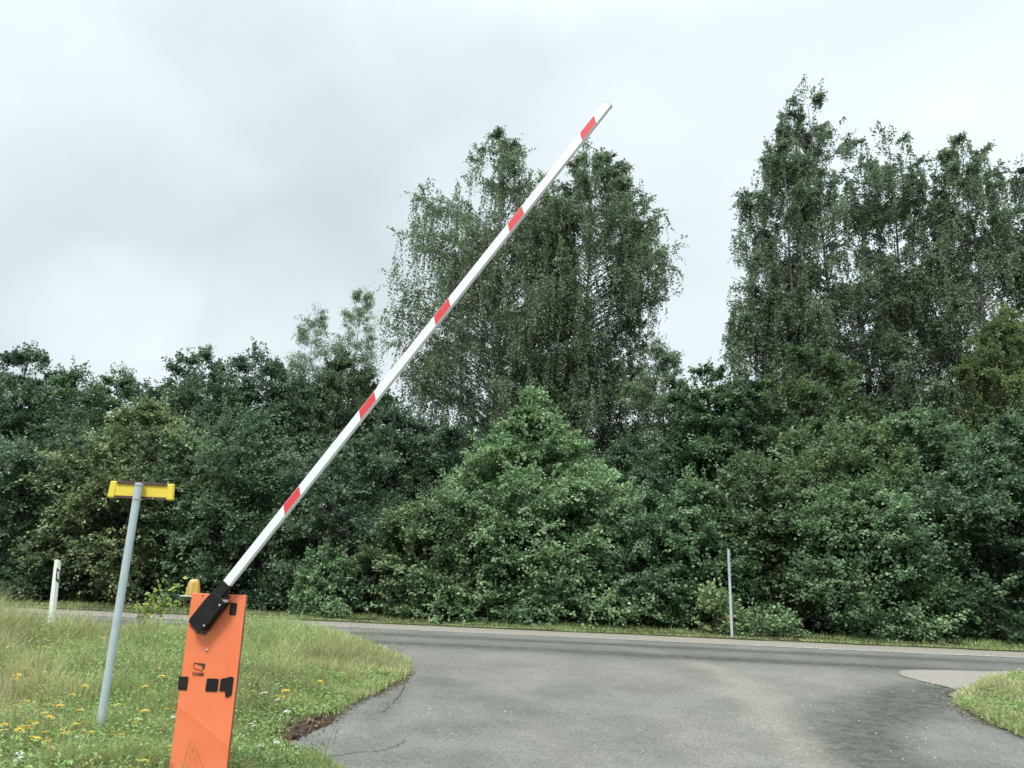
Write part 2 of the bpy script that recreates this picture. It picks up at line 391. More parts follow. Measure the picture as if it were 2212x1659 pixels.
# cracks: thin dark strips lying just above the asphalt
crk, t, b = newmat('crack_dark'); setp(b, (.075, .076, .066), .95, 0, .1)
def crack(pts, w, dz=.0125):
    P = np.array(catmull(pts, 10)); P += RNG.normal(0, .012, P.shape); d = np.gradient(P, axis=0); nn = np.stack([-d[:, 1], d[:, 0]], -1); nn /= np.linalg.norm(nn, axis=1, keepdims=True)
    ww = (w*RNG.uniform(.3, 1.2, len(P))*np.minimum(1, 6*np.minimum(np.linspace(0.02, 1, len(P)), np.linspace(1, .02, len(P)))))[:, None]/2
    V = np.concatenate([P+nn*ww, P-nn*ww]); V = np.column_stack([V, zt(V[:, 0], V[:, 1])+dz]); k = len(P); i = np.arange(k-1)
    tag(mesh_np('asphalt_crack', V, np.stack([i+k, i+k+1, i+1, i], -1), crk), kind='structure')
crack(G((820,1545),(846,1522),(862,1503),(877,1478),(886,1466)), .011)
crack(G((1928,1456),(1985,1472),(2030,1482),(2068,1494)), .03)
crack(G((700,1640),(760,1628),(830,1622),(880,1600)), .012)
# edge line, worn paint
line, t, b = newmat('road_paint'); setp(b, (.62,.62,.58), .7)
n = noise(t, 14, 8, .7); r = ramp(t, [(.40, (.22,.22,.2)), (.55, (.62,.62,.58))]); t.links.new(n.outputs['Fac'], r.inputs[0]); t.links.new(r.outputs[0], b.inputs['Base Color'])
def strip(name, x0, x1, v0, v1, dz, mat):
    xs = np.linspace(x0, x1, 160); X = np.stack([xs, xs]); Yv = np.stack([np.full(160, v1), np.full(160, v0)])
    Y = road_edge(X)-Yv*1.0093; V = np.stack([X, Y, zt(X, Y)+dz], -1).reshape(-1, 3)
    i = np.arange(159); F = np.stack([i, i+1, i+161, i+160], -1); return mesh_np(name, V, F, mat, smooth=True)
tag(strip('edge_line', 4.6, 10.9, 1.48, 1.58, .0115, line), kind='structure')
faded, t, b = newmat('road_paint_faded'); setp(b, (.3,.3,.28), .7)
n = noise(t, 9, 8, .7); r = ramp(t, [(.40, (.2,.2,.19)), (.62, (.5,.5,.46))]); t.links.new(n.outputs['Fac'], r.inputs[0]); t.links.new(r.outputs[0], b.inputs['Base Color'])
tag(strip('faded_edge_line', -60, 4.5, 1.49, 1.57, .0115, faded), kind='structure')

# turf sheets
LEFT = [tuple(p) for p in catmull(G((548,1368),(640,1373),(720,1378),(800,1400),(862,1430),(886,1448),(870,1468),(830,1492),(775,1518),
        (725,1545),(700,1562),(640,1585),(604,1598),(602,1612),(640,1634),(700,1654),(745,1690)), 5)]
_e = lambda x: road_edge(x)-6.9
LEFT = [(-120, _e(-120)), (-40, _e(-40)), (-14, _e(-14)), (-9, _e(-9)-.05), (-6.6, _e(-6.6)-.1)] + LEFT + [(-1.4, 4.2), (-1.7, 2.0), (-2.4, -6), (-120, -6)]
RIGHT = [tuple(p) for p in catmull(G((2260,1462),(2180,1466),(2130,1476),(2092,1494),(2068,1514),(2078,1532),(2110,1552),(2160,1576),(2216,1600),(2290,1634)), 5)]
RIGHT = [(120, road_edge(120)-6.3), (14, road_edge(14)-6.3)] + RIGHT + [(6.5, 5.5), (7.0, -6), (120, -6)]
VERGE = lambda x: road_edge(x)
turf, t, b = newmat('turf'); setp(b, None, .95, 0, .1)
n = noise(t, 5, 8, .7, 'Object'); r = ramp(t, [(.3, (.045,.050,.022)), (.55, (.075,.095,.035)), (.8, (.13,.12,.065))])
t.links.new(n.outputs['Fac'], r.inputs[0]); t.links.new(r.outputs[0], b.inputs['Base Color'])
def mound(x, y): return .045+.05*fbm(x, y, .6)
def sheet(name, poly, mat, step, x0, x1, y0, y1, h):
    xs = np.arange(x0, x1, step); ys = np.arange(y0, y1, step); X, Y = np.meshgrid(xs, ys)
    jx = (X+(vnoise(X*7, Y*7)-.5)*step*.6); jy = (Y+(vnoise(X*7+40, Y*7)-.5)*step*.6)
    ins = inside(jx, jy, poly)
    d = dpoly(jx, jy, list(poly)+[poly[0]])
    Z = zt(jx, jy)+np.where(ins, np.minimum(h(jx, jy), d*.35+.012), -.05)
    i = np.arange(X.size).reshape(X.shape); q = np.stack([i[:-1,:-1], i[:-1,1:], i[1:,1:], i[1:,:-1]], -1).reshape(-1, 4)
    keep = ins.ravel()[q].any(1)
    q = q[keep]; used = np.unique(q); mapv = -np.ones(X.size, int); mapv[used] = np.arange(len(used))
    V = np.stack([jx.ravel(), jy.ravel(), Z.ravel()], -1)[used]
    return mesh_np(name, V, mapv[q], mat, smooth=True)
tag(sheet('meadow_ground', LEFT, turf, .12, -16, 0.2, 1.0, 17, mound), kind='structure')
tag(sheet('meadow_ground', [(-120, _e(-120)), (-15.8, _e(-15.8)), (-15.8, -6), (-120, -6)], turf, 1.5, -122, -14.5, -8, 40, lambda x, y: .06+0*x), kind='structure')
tag(sheet('verge_ground', RIGHT, turf, .12, 4.5, 16, 1.0, 12, mound), kind='structure')
verge_poly = [(x, road_edge(x)+.05*math.sin(x*3.1)+.04*math.sin(x*7.7)) for x in np.arange(-30, 30, .4)] + [(30, 40), (-30, 40)]
tag(sheet('forest_floor', verge_poly, soil, .3, -26, 26, 12, 34, lambda x, y: .05+.03*fbm(x, y, .8)), kind='structure')
# tan gravel shoulder at the right of the junction, bare soil at the left
grav, t, b = newmat('gravel_shoulder'); setp(b, None, .95, 0, .1)
n = noise(t, 30, 8, .75, 'Object'); r = ramp(t, [(.3, (.16,.14,.12)), (.5, (.30,.275,.24)), (.75, (.42,.39,.35))])
t.links.new(n.outputs['Fac'], r.inputs[0]); t.links.new(r.outputs[0], b.inputs['Base Color'])
bp = t.nodes.new('ShaderNodeBump'); bp.inputs['Distance'].default_value = .02; t.links.new(n.outputs['Fac'], bp.inputs['Height']); t.links.new(bp.outputs[0], b.inputs['Normal'])
SH = catmull(G((1938,1452),(2010,1449),(2120,1452),(2230,1452),(2230,1470),(2100,1500),(2070,1545),(2050,1530),(2042,1508),(2065,1492),(2030,1482),(1985,1472)), 4, True)
tag(sheet('gravel_shoulder', SH, grav, .07, 5.5, 12, 5, 13, lambda x, y: .022+0*x), kind='structure')
dirt, t, b = newmat('bare_soil'); setp(b, None, .95, 0, .1)
n = noise(t, 18, 8, .75, 'Object'); r = ramp(t, [(.3, (.035,.026,.020)), (.55, (.085,.062,.045)), (.8, (.17,.125,.09))])
t.links.new(n.outputs['Fac'], r.inputs[0]); t.links.new(r.outputs[0], b.inputs['Base Color'])
bp = t.nodes.new('ShaderNodeBump'); bp.inputs['Distance'].default_value = .03; t.links.new(n.outputs['Fac'], bp.inputs['Height']); t.links.new(bp.outputs[0], b.inputs['Normal'])
DT = catmull(G((590,1588),(640,1565),(705,1552),(760,1530),(790,1526),(735,1556),(700,1572),(650,1596),(612,1612),(650,1640),(610,1632),(585,1610)), 4, True)
tag(sheet('bare_soil', DT, dirt, .05, -3.6, -0.8, 4.5, 8, lambda x, y: .03+.09*fbm(x, y, 2)), kind='structure')

# ------------------------------------------------------------------ grass
def blades(pts, h, w, col, lean=.45, segs=3, wind=0.0):
    """curved tapering blades as one mesh: pts (n,3)"""
    n = len(pts); az = RNG.random(n)*2*np.pi; ln = lean*RNG.random(n)+wind
    d = np.stack([np.cos(az), np.sin(az), 0*az], -1); side = np.stack([-np.sin(az), np.cos(az), 0*az], -1)
    tw = RNG.normal(0, .6, n); side = side*np.cos(tw)[:, None]+d*np.sin(tw)[:, None]
    V = []
    for k in range(segs+1):
        s = k/segs; c = pts+d*(h*ln*s*s)[:, None]; c[:, 2] += h*(s-.25*ln*s*s)
        ww = (w*(1-s**1.5)*.5)[:, None]
        if k < segs: V += [c-side*ww, c+side*ww]
        else: V += [c]
    V = np.stack(V, 1); m = V.shape[1]; base = (np.arange(n)*m)[:, None]
    Q = np.concatenate([base+np.array([[2*k, 2*k+1, 2*k+3, 2*k+2]]) for k in range(segs-1)])
    T = base+np.array([[2*segs-2, 2*segs-1, 2*segs]])
    g = np.linspace(.75, 1.1, m)[None, :, None]
    C = np.concatenate([np.repeat(col[:, None, :], m, 1)*(.9+0*g), np.ones((n, m, 1))], -1)
    return V.reshape(-1, 3), Q, T, C.reshape(-1, 4)
def leaves(P, D, Nn, L, Wd, fold=.18):
    """diamond leaves: base P, direction D, normal Nn -> verts, quads"""
    D = D/(np.linalg.norm(D, axis=1, keepdims=True)+1e-9)
    Sd = np.cross(D, Nn); Sd /= np.linalg.norm(Sd, axis=1, keepdims=True)+1e-9; Nn = np.cross(Sd, D)
    L = L[:, None]; Wd = Wd[:, None]
    V = np.stack([P, P+D*L*.45+Sd*Wd*.5+Nn*L*fold, P+D*L, P+D*L*.45-Sd*Wd*.5+Nn*L*fold], 1)
    return V.reshape(-1, 3), np.arange(len(P)*4).reshape(-1, 4)
PAL = np.array([(.21,.33,.10), (.30,.415,.15), (.45,.49,.22), (.52,.50,.27), (.67,.61,.37), (.13,.22,.075)])
def scatter(poly, x0, x1, y0, y1, dens, cond=None):
    n = int((x1-x0)*(y1-y0)*dens); x = x0+(x1-x0)*RNG.random(n); y = y0+(y1-y0)*RNG.random(n)
    ok = inside(x, y, poly)
    dist = np.hypot(x, y); ok &= RNG.random(n) < np.clip((7.0/dist)**1.3, .12, 1)
    ok &= (np.abs(x) < y*.74+1.2) & (y > 3.4)
    if cond is not None: ok &= cond(x, y)
    return x[ok], y[ok]
def tufts(x, y, per, spread):
    n = len(x); X = np.repeat(x, per)+RNG.normal(0, spread, n*per); Y = np.repeat(y, per)+RNG.normal(0, spread, n*per); return X, Y
SOILY = lambda x, y: ~inside(x, y, DT)
def colours(x, y, dry):
    """dry 0..1 -> palette mix per blade"""
    n = len(x); d = np.clip(dry+.55*(fbm(x*1.0+3, y, 2.3)-.5)+RNG.normal(0, .2, n), 0, 1)
    a = np.where((d < .5)[:, None], PAL[1]*(1-2*d[:, None])+PAL[2]*(2*d[:, None]), PAL[2]*(2-2*d[:, None])+PAL[4]*(2*d[:, None]-1))
    return a*((.72+.55*RNG.random(n))*(.70+.6*fbm(x+20, y, 1.5)))[:, None]
def grass_field(name, poly, box, dens, hfun, dryfun, forb, label):
    Vs, Qs, Ts, Cs, off = [], [], [], [], 0
    def put(V, Q, T, C):
        nonlocal off
        Vs.append(V); Qs.append(Q+off); Cs.append(C)
        if T is not None: Ts.append(T+off)
        off += len(V)
    x, y = scatter(poly, *box, dens)
    keep = SOILY(x, y) | (RNG.random(len(x)) < .12); x, y = x[keep], y[keep]
    x, y = tufts(x, y, 3, .03)
    h = hfun(x, y)*(.35+.75*RNG.random(len(x)))*(.55+1.0*vnoise(x, y, 4.0)); z = zt(x, y)+.03
    put(*blades(np.stack([x, y, z], -1), h, .004+.0045*RNG.random(len(x))+.0006*np.hypot(x, y)*.8, colours(x, y, dryfun(x, y)), .9))
    # broad-leaved herbs between the blades
    x, y = scatter(poly, *box, forb, lambda a, b: (fbm(a+5, b, 1.1) > .42) & (dryfun(a, b) < .62) & SOILY(a, b))
    per = 16; n = len(x); X, Y = tufts(x, y, per, .05); h = hfun(X, Y)*np.repeat(RNG.uniform(.5, 1.5, n), per)
    Z = zt(X, Y)+.03+h*(.15+.75*RNG.random(len(X)))
    az = RNG.random(len(X))*6.283; D = np.stack([np.cos(az), np.sin(az), RNG.normal(.25, .3, len(X))], -1)
    Nn = np.stack([RNG.normal(0, .35, len(X)), RNG.normal(-.25, .35, len(X)), np.ones(len(X))], -1)
    Lf = (.014+.020*RNG.random(len(X)))
    V, Q = leaves(np.stack([X, Y, Z], -1), D, Nn, Lf*1.3, Lf*.6)
    base = np.repeat(PAL[np.array([0, 1, 5, 0, 1])[RNG.integers(0, 5, n)]], per, 0)*(.8+.5*RNG.random(len(X)))[:, None]
    C = np.repeat(np.concatenate([base, np.ones((len(X), 1))], -1), 4, 0)
    put(V, Q, None, C)
    o = mesh_np(name, np.concatenate(Vs), [np.concatenate(Qs), np.concatenate(Ts)], GRASS, attrs={'col': np.concatenate(Cs)})
    return tag(o, label, 'grass', kind='stuff')
def dry_left(x, y):
    a = np.arctan2(x, y)
    return np.clip(.20+.55*(fbm(x, y, .55)-.35)+.36*np.clip((-a-.40)/.14, 0, 1)*np.clip((y-5.2)/2, 0, 1)+.3*np.clip((x+4.2)/2.2, 0, 1)*np.clip((y-7)/3, 0, 1), 0, 1)
def h_left(x, y):
    e = np.clip(dpoly(x, y, LEFT)/1.1, .25, 1)
    return (.14+.24*fbm(x, y, .8)+.10*np.clip((y-6)/3, 0, 1)+.64*np.clip((-x-5.2)/2.5, 0, 1)*np.clip((y-6)/2, 0, 1))*e
grass_field('meadow_grass', LEFT, (-13, .2, 3.2, 16.5), 4200, h_left, dry_left, 330, 'green and straw coloured grass and herbs round the barrier and sign pole')
grass_field('verge_grass', RIGHT, (4.5, 12, 5, 12), 2600, lambda x, y: .065+.07*fbm(x, y, .8), lambda x, y: .64+.4*(fbm(x, y, .8)-.5), 300,
            'short yellowish green grass at the right side of the driveway')
# far verge strip
n = 42000; x = RNG.uniform(-17, 14, n); k = RNG.random(n)**1.3*1.5; y = road_edge(x)+.05*np.sin(x*3.1)+.04*np.sin(x*7.7)-.05+k
ok = fbm(x*1.2, k*1.5, 1) > .34; x, y, k = x[ok], y[ok], k[ok]
h = (.03+.08*fbm(x, y, 1.3))*(.5+.9*RNG.random(len(x)))*np.clip(.5+k, .5, 1.5)
V, Q, T, C = blades(np.stack([x, y, zt(x, y)+.03], -1), h, .012+.012*RNG.random(len(x)), colours(x, y, .16+.5*(fbm(x, y, .9)-.4)), .8)
tag(mesh_np('roadside_grass', V, [Q, T], GRASS, attrs={'col': C}), 'narrow strip of short grass between the road and the hedge trees', 'grass', kind='stuff')

# tall dry stalks at the left edge of the meadow
def stalks(n, x0, x1, y0, y1, h0, h1):
    x = RNG.uniform(x0, x1, n); y = RNG.uniform(y0, y1, n); ok = inside(x, y, LEFT); x, y = x[ok], y[ok]; n = len(x)
    h = RNG.uniform(h0, h1, n); az = RNG.random(n)*6.283; k = 5; s = np.linspace(0, 1, k)
    P = np.stack([x[:, None]+np.cos(az)[:, None]*h[:, None]*.3*s**2, y[:, None]+np.sin(az)[:, None]*h[:, None]*.3*s**2, (zt(x, y)+.02)[:, None]+h[:, None]*s], -1)
    R = np.repeat((np.linspace(.003, .0012, k))[None], n, 0); V, F = tubes(P, R, 3)
    C = np.ones((len(V), 4)); C[:, :3] = np.repeat(np.array([(.36,.33,.17)])*RNG.uniform(.6, 1.2, (n, 1)), k*3, 0)
    # seed heads
    m = 14; b0 = np.repeat(P[:, -1], m, 0); off = RNG.uniform(0, 1, (n*m, 1)); hd = np.repeat(h, m)[:, None]
    pos = b0-np.array([[0, 0, 1.]])*off*.2*hd+RNG.normal(0, .008, (n*m, 3))
    D = RNG.normal(0, .5, (n*m, 3)); D[:, 2] += .9
    V2, Q2 = leaves(pos, D, RNG.normal(0, 1, (n*m, 3)), RNG.uniform(.012, .025, n*m), RNG.uniform(.004, .008, n*m))
    C2 = np.ones((len(V2), 4)); C2[:, :3] = np.array((.40,.33,.18))*np.repeat(RNG.uniform(.6, 1.2, n*m), 4)[:, None]
    return np.concatenate([V, V2]), [F, Q2+len(V)], np.concatenate([C, C2])
V, F, C = stalks(260, -9.5, -3.6, 5.2, 12.5, .35, .75)
V2, F2, C2 = stalks(1500, -8.5, -.9, 4.6, 12.5, .20, .42)
k = len(V); tag(mesh_np('dry_grass_stalks', np.concatenate([V, V2]), [np.concatenate([F[0], F2[0]+k]), np.concatenate([F[1], F2[1]+k])], GRASS,
        attrs={'col': np.concatenate([C, C2])}), 'tall dry grass stalks with seed heads rising above the meadow', 'grass', kind='stuff')

# fallen leaves and crumbs along the asphalt edge
def litter(name, path, n, wid, sz, cols, label, cat='leaves'):
    path = np.array(path); seg = RNG.integers(0, len(path)-1, n); u = RNG.random((n, 1)); p = path[seg]*(1-u)+path[seg+1]*u+RNG.normal(0, wid, (n, 2))
    inl = inside(p[:, 0], p[:, 1], LEFT) | inside(p[:, 0], p[:, 1], RIGHT)
    z = zt(p[:, 0], p[:, 1])+np.where(inl, .05, .014)+.02*RNG.random(n)
    az = RNG.random(n)*6.283; D = np.stack([np.cos(az), np.sin(az), RNG.normal(0, .25, n)], -1)
    Nn = np.stack([RNG.normal(0, .4, n), RNG.normal(0, .4, n), np.ones(n)], -1); L = sz*(.5+RNG.random(n))
    V, Q = leaves(np.stack([p[:, 0], p[:, 1], z], -1), D, Nn, L, L*.7)
    C = np.ones((n*4, 4)); C[:, :3] = np.repeat(np.array(cols)[RNG.integers(0, len(cols), n)]*RNG.uniform(.6, 1.2, (n, 1)), 4, 0)
    return tag(mesh_np(name, V, Q, GRASS, attrs={'col': C}), label, cat, kind='stuff')
edge = G((888,1452),(872,1470),(830,1494),(775,1520),(730,1545),(700,1566),(640,1590),(606,1604),(612,1620),(650,1640))
litter('fallen_leaves', edge, 700, .05, .030, [(.18,.10,.06), (.26,.17,.09), (.10,.07,.045), (.36,.28,.18)], 'brown fallen leaves along the asphalt edge by the meadow')
litter('fallen_leaves', G((700,1556),(640,1580),(604,1600)), 240, .08, .034, [(.06,.042,.03), (.13,.08,.05), (.26,.18,.12)], 'dense brown fallen leaves on the bare soil beside the driveway')
litter('fallen_leaves', G((2068,1490),(2052,1512),(2080,1540),(2130,1566)), 260, .09, .03, [(.20,.13,.09), (.30,.24,.18), (.13,.09,.06)], 'scattered dry leaves at the tip of the right verge')
# loose light stones on the asphalt
stone = painted('loose_stone', (.55,.54,.50), amount=.5, rough=.9)
mb = MB()
spots = [(2130,1565),(1790,1550),(2040,1477),(1745,1468),(1718,1457),(1688,1455),(1748,1491),(1755,1506),(1740,1520),(1800,1538),(1877,1498),(2090,1492),(2003,1574),(2081,1575),(1960,1595),
         (1972,1601),(2000,1599),(1985,1618),(2020,1640),(1735,1526),(1758,1620),(1400,1392),(1282,1408),(1105,1545),(1240,1560),(1330,1500),(1450,1590),(1390,1640),(1480,1535),(1900,1630),(2150,1620),(2060,1590)]
for px, py in spots+[(random.uniform(900, 2150), random.uniform(1430, 1655)) for _ in range(50)]:
    g = ground(px, py); s = random.uniform(.004, .010)
    mb.lathe([(s*.6, -.002), (s, s*.35), (s*.7, s*.9), (s*.15, s*1.05)], (g[0], g[1], g[2]+.007), 6)
tag(mb.build('loose_stones', stone), 'small pale loose stones scattered over the asphalt', 'stones', kind='stuff')

# ------------------------------------------------------------------ wildflowers
ymat = painted('petal_yellow', (.72,.50,.04), (.6,.3,.03), .4, .6); wmat = painted('petal_white', (.72,.74,.68), (.45,.5,.35), .4, .6)
stemmat = painted('flower_stem', (.12,.17,.06), (.2,.2,.08), .5, .6)
def flower(name, label, white, group, h):
    root = tag(empty(name, (0, 0, 0)), label, 'wildflower', group)
    P = np.array([[(0, 0, 0), (.01, 0, h*.5), (.02, .01, h)]]); V, F = tubes(P, np.array([[.0022, .0018, .0014]]), 4)
    mesh_np('stem', V, F, stemmat, root)
    n = 26 if white else 26; a = RNG.random(n)*6.283; r = (.022 if white else .020)*np.sqrt(RNG.random(n))
    c = np.stack([.02+r*np.cos(a), .01+r*np.sin(a), h+.004*RNG.random(n)-r*.25], -1); D = np.stack([np.cos(a), np.sin(a), .2+0*a], -1)
    V, Q = leaves(c, D, np.tile((0, 0, 1.), (n, 1)), np.full(n, .012 if white else .016), np.full(n, .010), .1)
    o = mesh_np('flower_head', V, Q, wmat if white else ymat, root)
    return root
def place_flowers(protos, pts):
    for i, (x, y, dz, sc) in enumerate(pts):
        src = protos[i % len(protos)]
        if i < len(protos): o = src
        else:
            o = src.copy(); COL.objects.link(o)
            for ch in src.children:
                c = ch.copy(); COL.objects.link(c); c.parent = o
        o.location = (x, y, float(zt(x, y))+.04+dz); o.rotation_euler = (RNG.uniform(-.1, .45), RNG.uniform(-.2, .2), RNG.uniform(0, 6.28)); o.scale = (sc,)*3
ylab = 'yellow wildflower on a thin stem among the meadow grass'
yp = [flower('yellow_wildflower', ylab, False, 'yellow wildflowers in the meadow', h) for h in (.2, .26, .32)]
wp = [flower('white_wildflower', 'flat white wildflower cluster among the meadow grass', True, 'white wildflowers in the meadow', h) for h in (.18, .24)]
YPX = [(110,1548),(130,1543),(45,1573),(3,1552),(3,1610),(308,1592),(205,1590),(300,1650),(205,1655),(400,1618),(372,1615),(428,1650),(612,1502),(620,1510),(660,1508),(603,1497),
       (100,1408),(75,1410),(130,1428),(152,1427),(160,1432),(165,1418),(255,1420),(262,1424),(300,1411),(95,1468),(150,1475),(150,1440),(60,1440),(180,1447),(230,1450),(270,1462),
       (205,1402),(240,1398),(340,1396),(320,1430),(360,1440),(350,1462),(30,1455),(45,1485),(60,1495),(20,1500),(75,1508),(135,1512),(140,1498),(120,1490),(30,1475),(170,1515),
       (115,1590),(60,1600),(260,1520),(330,1500),(345,1480),(310,1390),(290,1375),(365,1375),(20,1370),(60,1345),(12,1330),(30,1312),(55,1310),(540,1460),(535,1500),(680,1465),(690,1468)]
pts = []
for px, py in YPX:
    g = ground(px, py, .26); pts.append((g[0], g[1], 0, random.uniform(.8, 1.25)))
for i in range(210):
    g = ground(random.uniform(0, 390)**1.0, random.uniform(1345, 1620), .26); pts.append((g[0], g[1], random.uniform(-.05, .03), random.uniform(.7, 1.1)))
pts = [p for p in pts if inside(np.array([p[0]]), np.array([p[1]]), LEFT)[0]]
place_flowers(yp, pts)
WPX = [(155,1560),(190,1570),(35,1640),(60,1650),(90,1648),(160,1612),(215,1612),(285,1590),(220,1650),(75,1440),(95,1432),(540,1500),(560,1515),(580,1525),(590,1540),(600,1532),(620,1545),(560,1585),(545,1560),
       (570,1645),(530,1610),(510,1630),(370,1560),(350,1575),(600,1600),(150,1650)]
pts = [(*ground(px+random.uniform(-4, 4), py, .2)[:2], 0, random.uniform(.8, 1.2)) for px, py in WPX]
place_flowers(wp, pts)

# ------------------------------------------------------------------ trees
def verge_pt(px, py, back):
    Y = 17.0
    for _ in range(8): p = at_y(px, py, Y); Y = road_edge(p[0])+back
    return np.array([p[0], Y, float(zt(p[0], Y))])
POST = verge_pt(1581, 1367, .18)
def tree(name, label, cat, X, Y, H, prof, mat, nprim=110, nsec=16, nleaf=30, lsize=.078, rise=.55, droop=.35, t0=.04,
         flat=.45, group=None, kind='broad', front=.62, yscale=.85, shoots=26, trunk=.10, bark=None, hang=0.0, strands=0, lean=0.0,
         limbs=True, tint=0.0, lsd=.38, open_=0.22, skew=0.0):
    z0 = float(zt(X, Y)); shoots = int(shoots*(3.2 if kind == 'broad' else 1.6))
    root = tag(empty(name, (X, Y, z0)), label, cat, group)
    pt = np.array(prof, float)
    # --- primaries
    u = RNG.random(nprim); tgrid = np.linspace(t0, .985, 200); wgt = np.interp(tgrid, pt[:, 0], pt[:, 1])+.25*pt[:, 1].max()
    cdf = np.cumsum(wgt)/wgt.sum(); tt = np.interp(u, cdf, tgrid)
    nf_ = int(nprim*front); az = np.concatenate([RNG.uniform(-np.pi, 0, nf_), RNG.uniform(0, np.pi, nprim-nf_)])     # -pi..0 faces the road
    lump = (.80+.40*vnoise(az*1.3+X*3, tt*8+Y, 1.0)) if kind == 'birch' else (.84+.34*vnoise(az*1.1+X*3, tt*6+Y, 1.0))
    R = np.interp(tt, pt[:, 0], pt[:, 1])*lump*RNG.uniform(.82, 1.1, nprim)
    sx = 1+skew*np.cos(az)
    dirx = np.cos(az)*sx; diry = np.sin(az)*yscale
    att = np.clip(tt*H-R*rise*.55, .12*H*t0+.05, H*.99)
    k = 7; s = np.linspace(0, 1, k)[None, :]
    wob = RNG.normal(0, .04, (nprim, k, 3))*R[:, None, None]*s[..., None]
    top = tt*H
    zz = att[:, None]+(top-att)[:, None]*(s*(1+droop)-droop*s**2)
    PP = np.stack([R[:, None]*dirx[:, None]*s, R[:, None]*diry[:, None]*s, zz], -1)+wob
    # trunk path
    kk = 9; ts = np.linspace(0, 1, kk); off = np.cumsum(RNG.normal(0, .012*H/kk*3, (kk, 2)), 0)*ts[:, None]
    TP = np.stack([off[:, 0]+lean*ts, off[:, 1], ts*H*.97], -1)
    PP[..., 0] += np.interp(att, TP[:, 2], TP[:, 0])[:, None]; PP[..., 1] += np.interp(att, TP[:, 2], TP[:, 1])[:, None]
    tr = trunk*(1-ts*.93)*(1+.5*np.exp(-ts*12))
    Vt, Ft = tubes(TP[None], tr[None], 9)
    wood_V = [Vt]; wood_F = [Ft]; wo = len(Vt)
    if limbs:
        rr = np.clip(R*(.009 if kind == 'birch' else .013), .005, .04)[:, None]*(1-.85*s); V1, F1 = tubes(PP, rr, 4); wood_V.append(V1); wood_F.append(F1+wo); wo += len(V1)
    # --- secondaries
    m = nprim*nsec; pi = np.repeat(np.arange(nprim), nsec); ss = .22+.78*RNG.random(m)**.75
    f = ss*(k-1); i0 = np.clip(f.astype(int), 0, k-2); fr = (f-i0)[:, None]
    B = PP[pi, i0]*(1-fr)+PP[pi, i0+1]*fr; fw = PP[pi, i0+1]-PP[pi, i0]; fw /= np.linalg.norm(fw, axis=1, keepdims=True)+1e-9
    sd_ = np.cross(fw, np.array([0, 0, 1.])); sd_ /= np.linalg.norm(sd_, axis=1, keepdims=True)+1e-9
    sg = np.where(RNG.random(m) < .5, -1, 1)*RNG.uniform(.25, 1.1, m)
    dv = fw*RNG.uniform(.4, 1, m)[:, None]+sd_*sg[:, None]; dv[:, 2] += RNG.normal(.22, flat, m); dv /= np.linalg.norm(dv, axis=1, keepdims=True)
    ls = np.clip(R[pi]*lsd*(1.25-ss*.6), .24, .95)*RNG.uniform(.6, 1.35, m)
    if open_ > 0:
        keep = vnoise(B[:, 0]*1.3+B[:, 1], B[:, 2]*1.3, 1.0)+.2*RNG.random(m) > open_; B, dv, ls, pi, ss = B[keep], dv[keep], ls[keep], pi[keep], ss[keep]; m = len(B)
    # vertical leading shoots near the top
    if shoots:
        ta = 1-.45*RNG.random(shoots)**1.3; ra = np.interp(ta, pt[:, 0], pt[:, 1])*RNG.uniform(0, 1, shoots)**.7; aa = RNG.uniform(0, 6.283, shoots)
        B = np.concatenate([B, np.stack([ra*np.cos(aa)+TP[-1, 0]*ta, ra*np.sin(aa)*yscale, ta*H-.25], -1)])
        dv = np.concatenate([dv, np.stack([RNG.normal(0, .2, shoots)+.25*np.cos(aa)*ra, RNG.normal(0, .2, shoots), np.ones(shoots)], -1)])
        ls = np.concatenate([ls, RNG.uniform(.3, .85, shoots)]); pi = np.concatenate([pi, np.zeros(shoots, int)]); m = len(B)
    clump = RNG.random(len(B))*.7+.5*np.concatenate([ss, np.ones(len(B)-len(ss))])-.1; ctint = vnoise(B[:, 0]*1.7+B[:, 1], B[:, 2]*1.7, 1.0)
    q = m*nleaf; li = np.repeat(np.arange(m), nleaf); uu = RNG.random(q)
    Lp = B[li]+dv[li]*(ls[li]*uu)[:, None]; Lp[:, 2] -= droop*.5*ls[li]*uu**2
    Lp += RNG.normal(0, .036+.02*uu, (3, q)).T*np.array([1, 1, .8])
    outw = Lp-np.stack([np.interp(Lp[:, 2], TP[:, 2], TP[:, 0]), np.interp(Lp[:, 2], TP[:, 2], TP[:, 1]), Lp[:, 2]], -1); outw /= np.linalg.norm(outw, axis=1, keepdims=True)+1e-6
    D = dv[li]*1.1+outw*.35+RNG.normal(0, .42, (q, 3)); D[:, 2] -= .40
    Nn = outw*.55+np.array([0, 0, .75])+RNG.normal(0, .42, (q, 3))
    tn_ = np.clip(.24+.32*clump[li]+.40*(ctint[li]-.5)+RNG.normal(0, .15, q)+tint, 0, 1)
    Lz = lsize*RNG.uniform(.65, 1.25, q)
    # --- hanging strands (birch)
    if strands:
        pick = RNG.integers(0, m, max(30, int(m*.22))); a = pick[RNG.integers(0, len(pick), strands)]; b0 = B[a]+dv[a]*ls[a][:, None]*RNG.random((strands, 1)); hl = hang*RNG.uniform(.35, 1.2, strands)*np.clip(ss_w(b0, H), .35, 1)
        pl = 24; ui = np.tile(np.linspace(.02, 1, pl), strands); ai = np.repeat(np.arange(strands), pl)
        sw = RNG.normal(0, .10, (strands, 2))
        hp = b0[ai].copy(); hp[:, 0] += sw[ai, 0]*ui+.12*outx(b0)[ai, 0]*np.sqrt(ui); hp[:, 1] += sw[ai, 1]*ui+.12*outx(b0)[ai, 1]*np.sqrt(ui); hp[:, 2] -= hl[ai]*ui
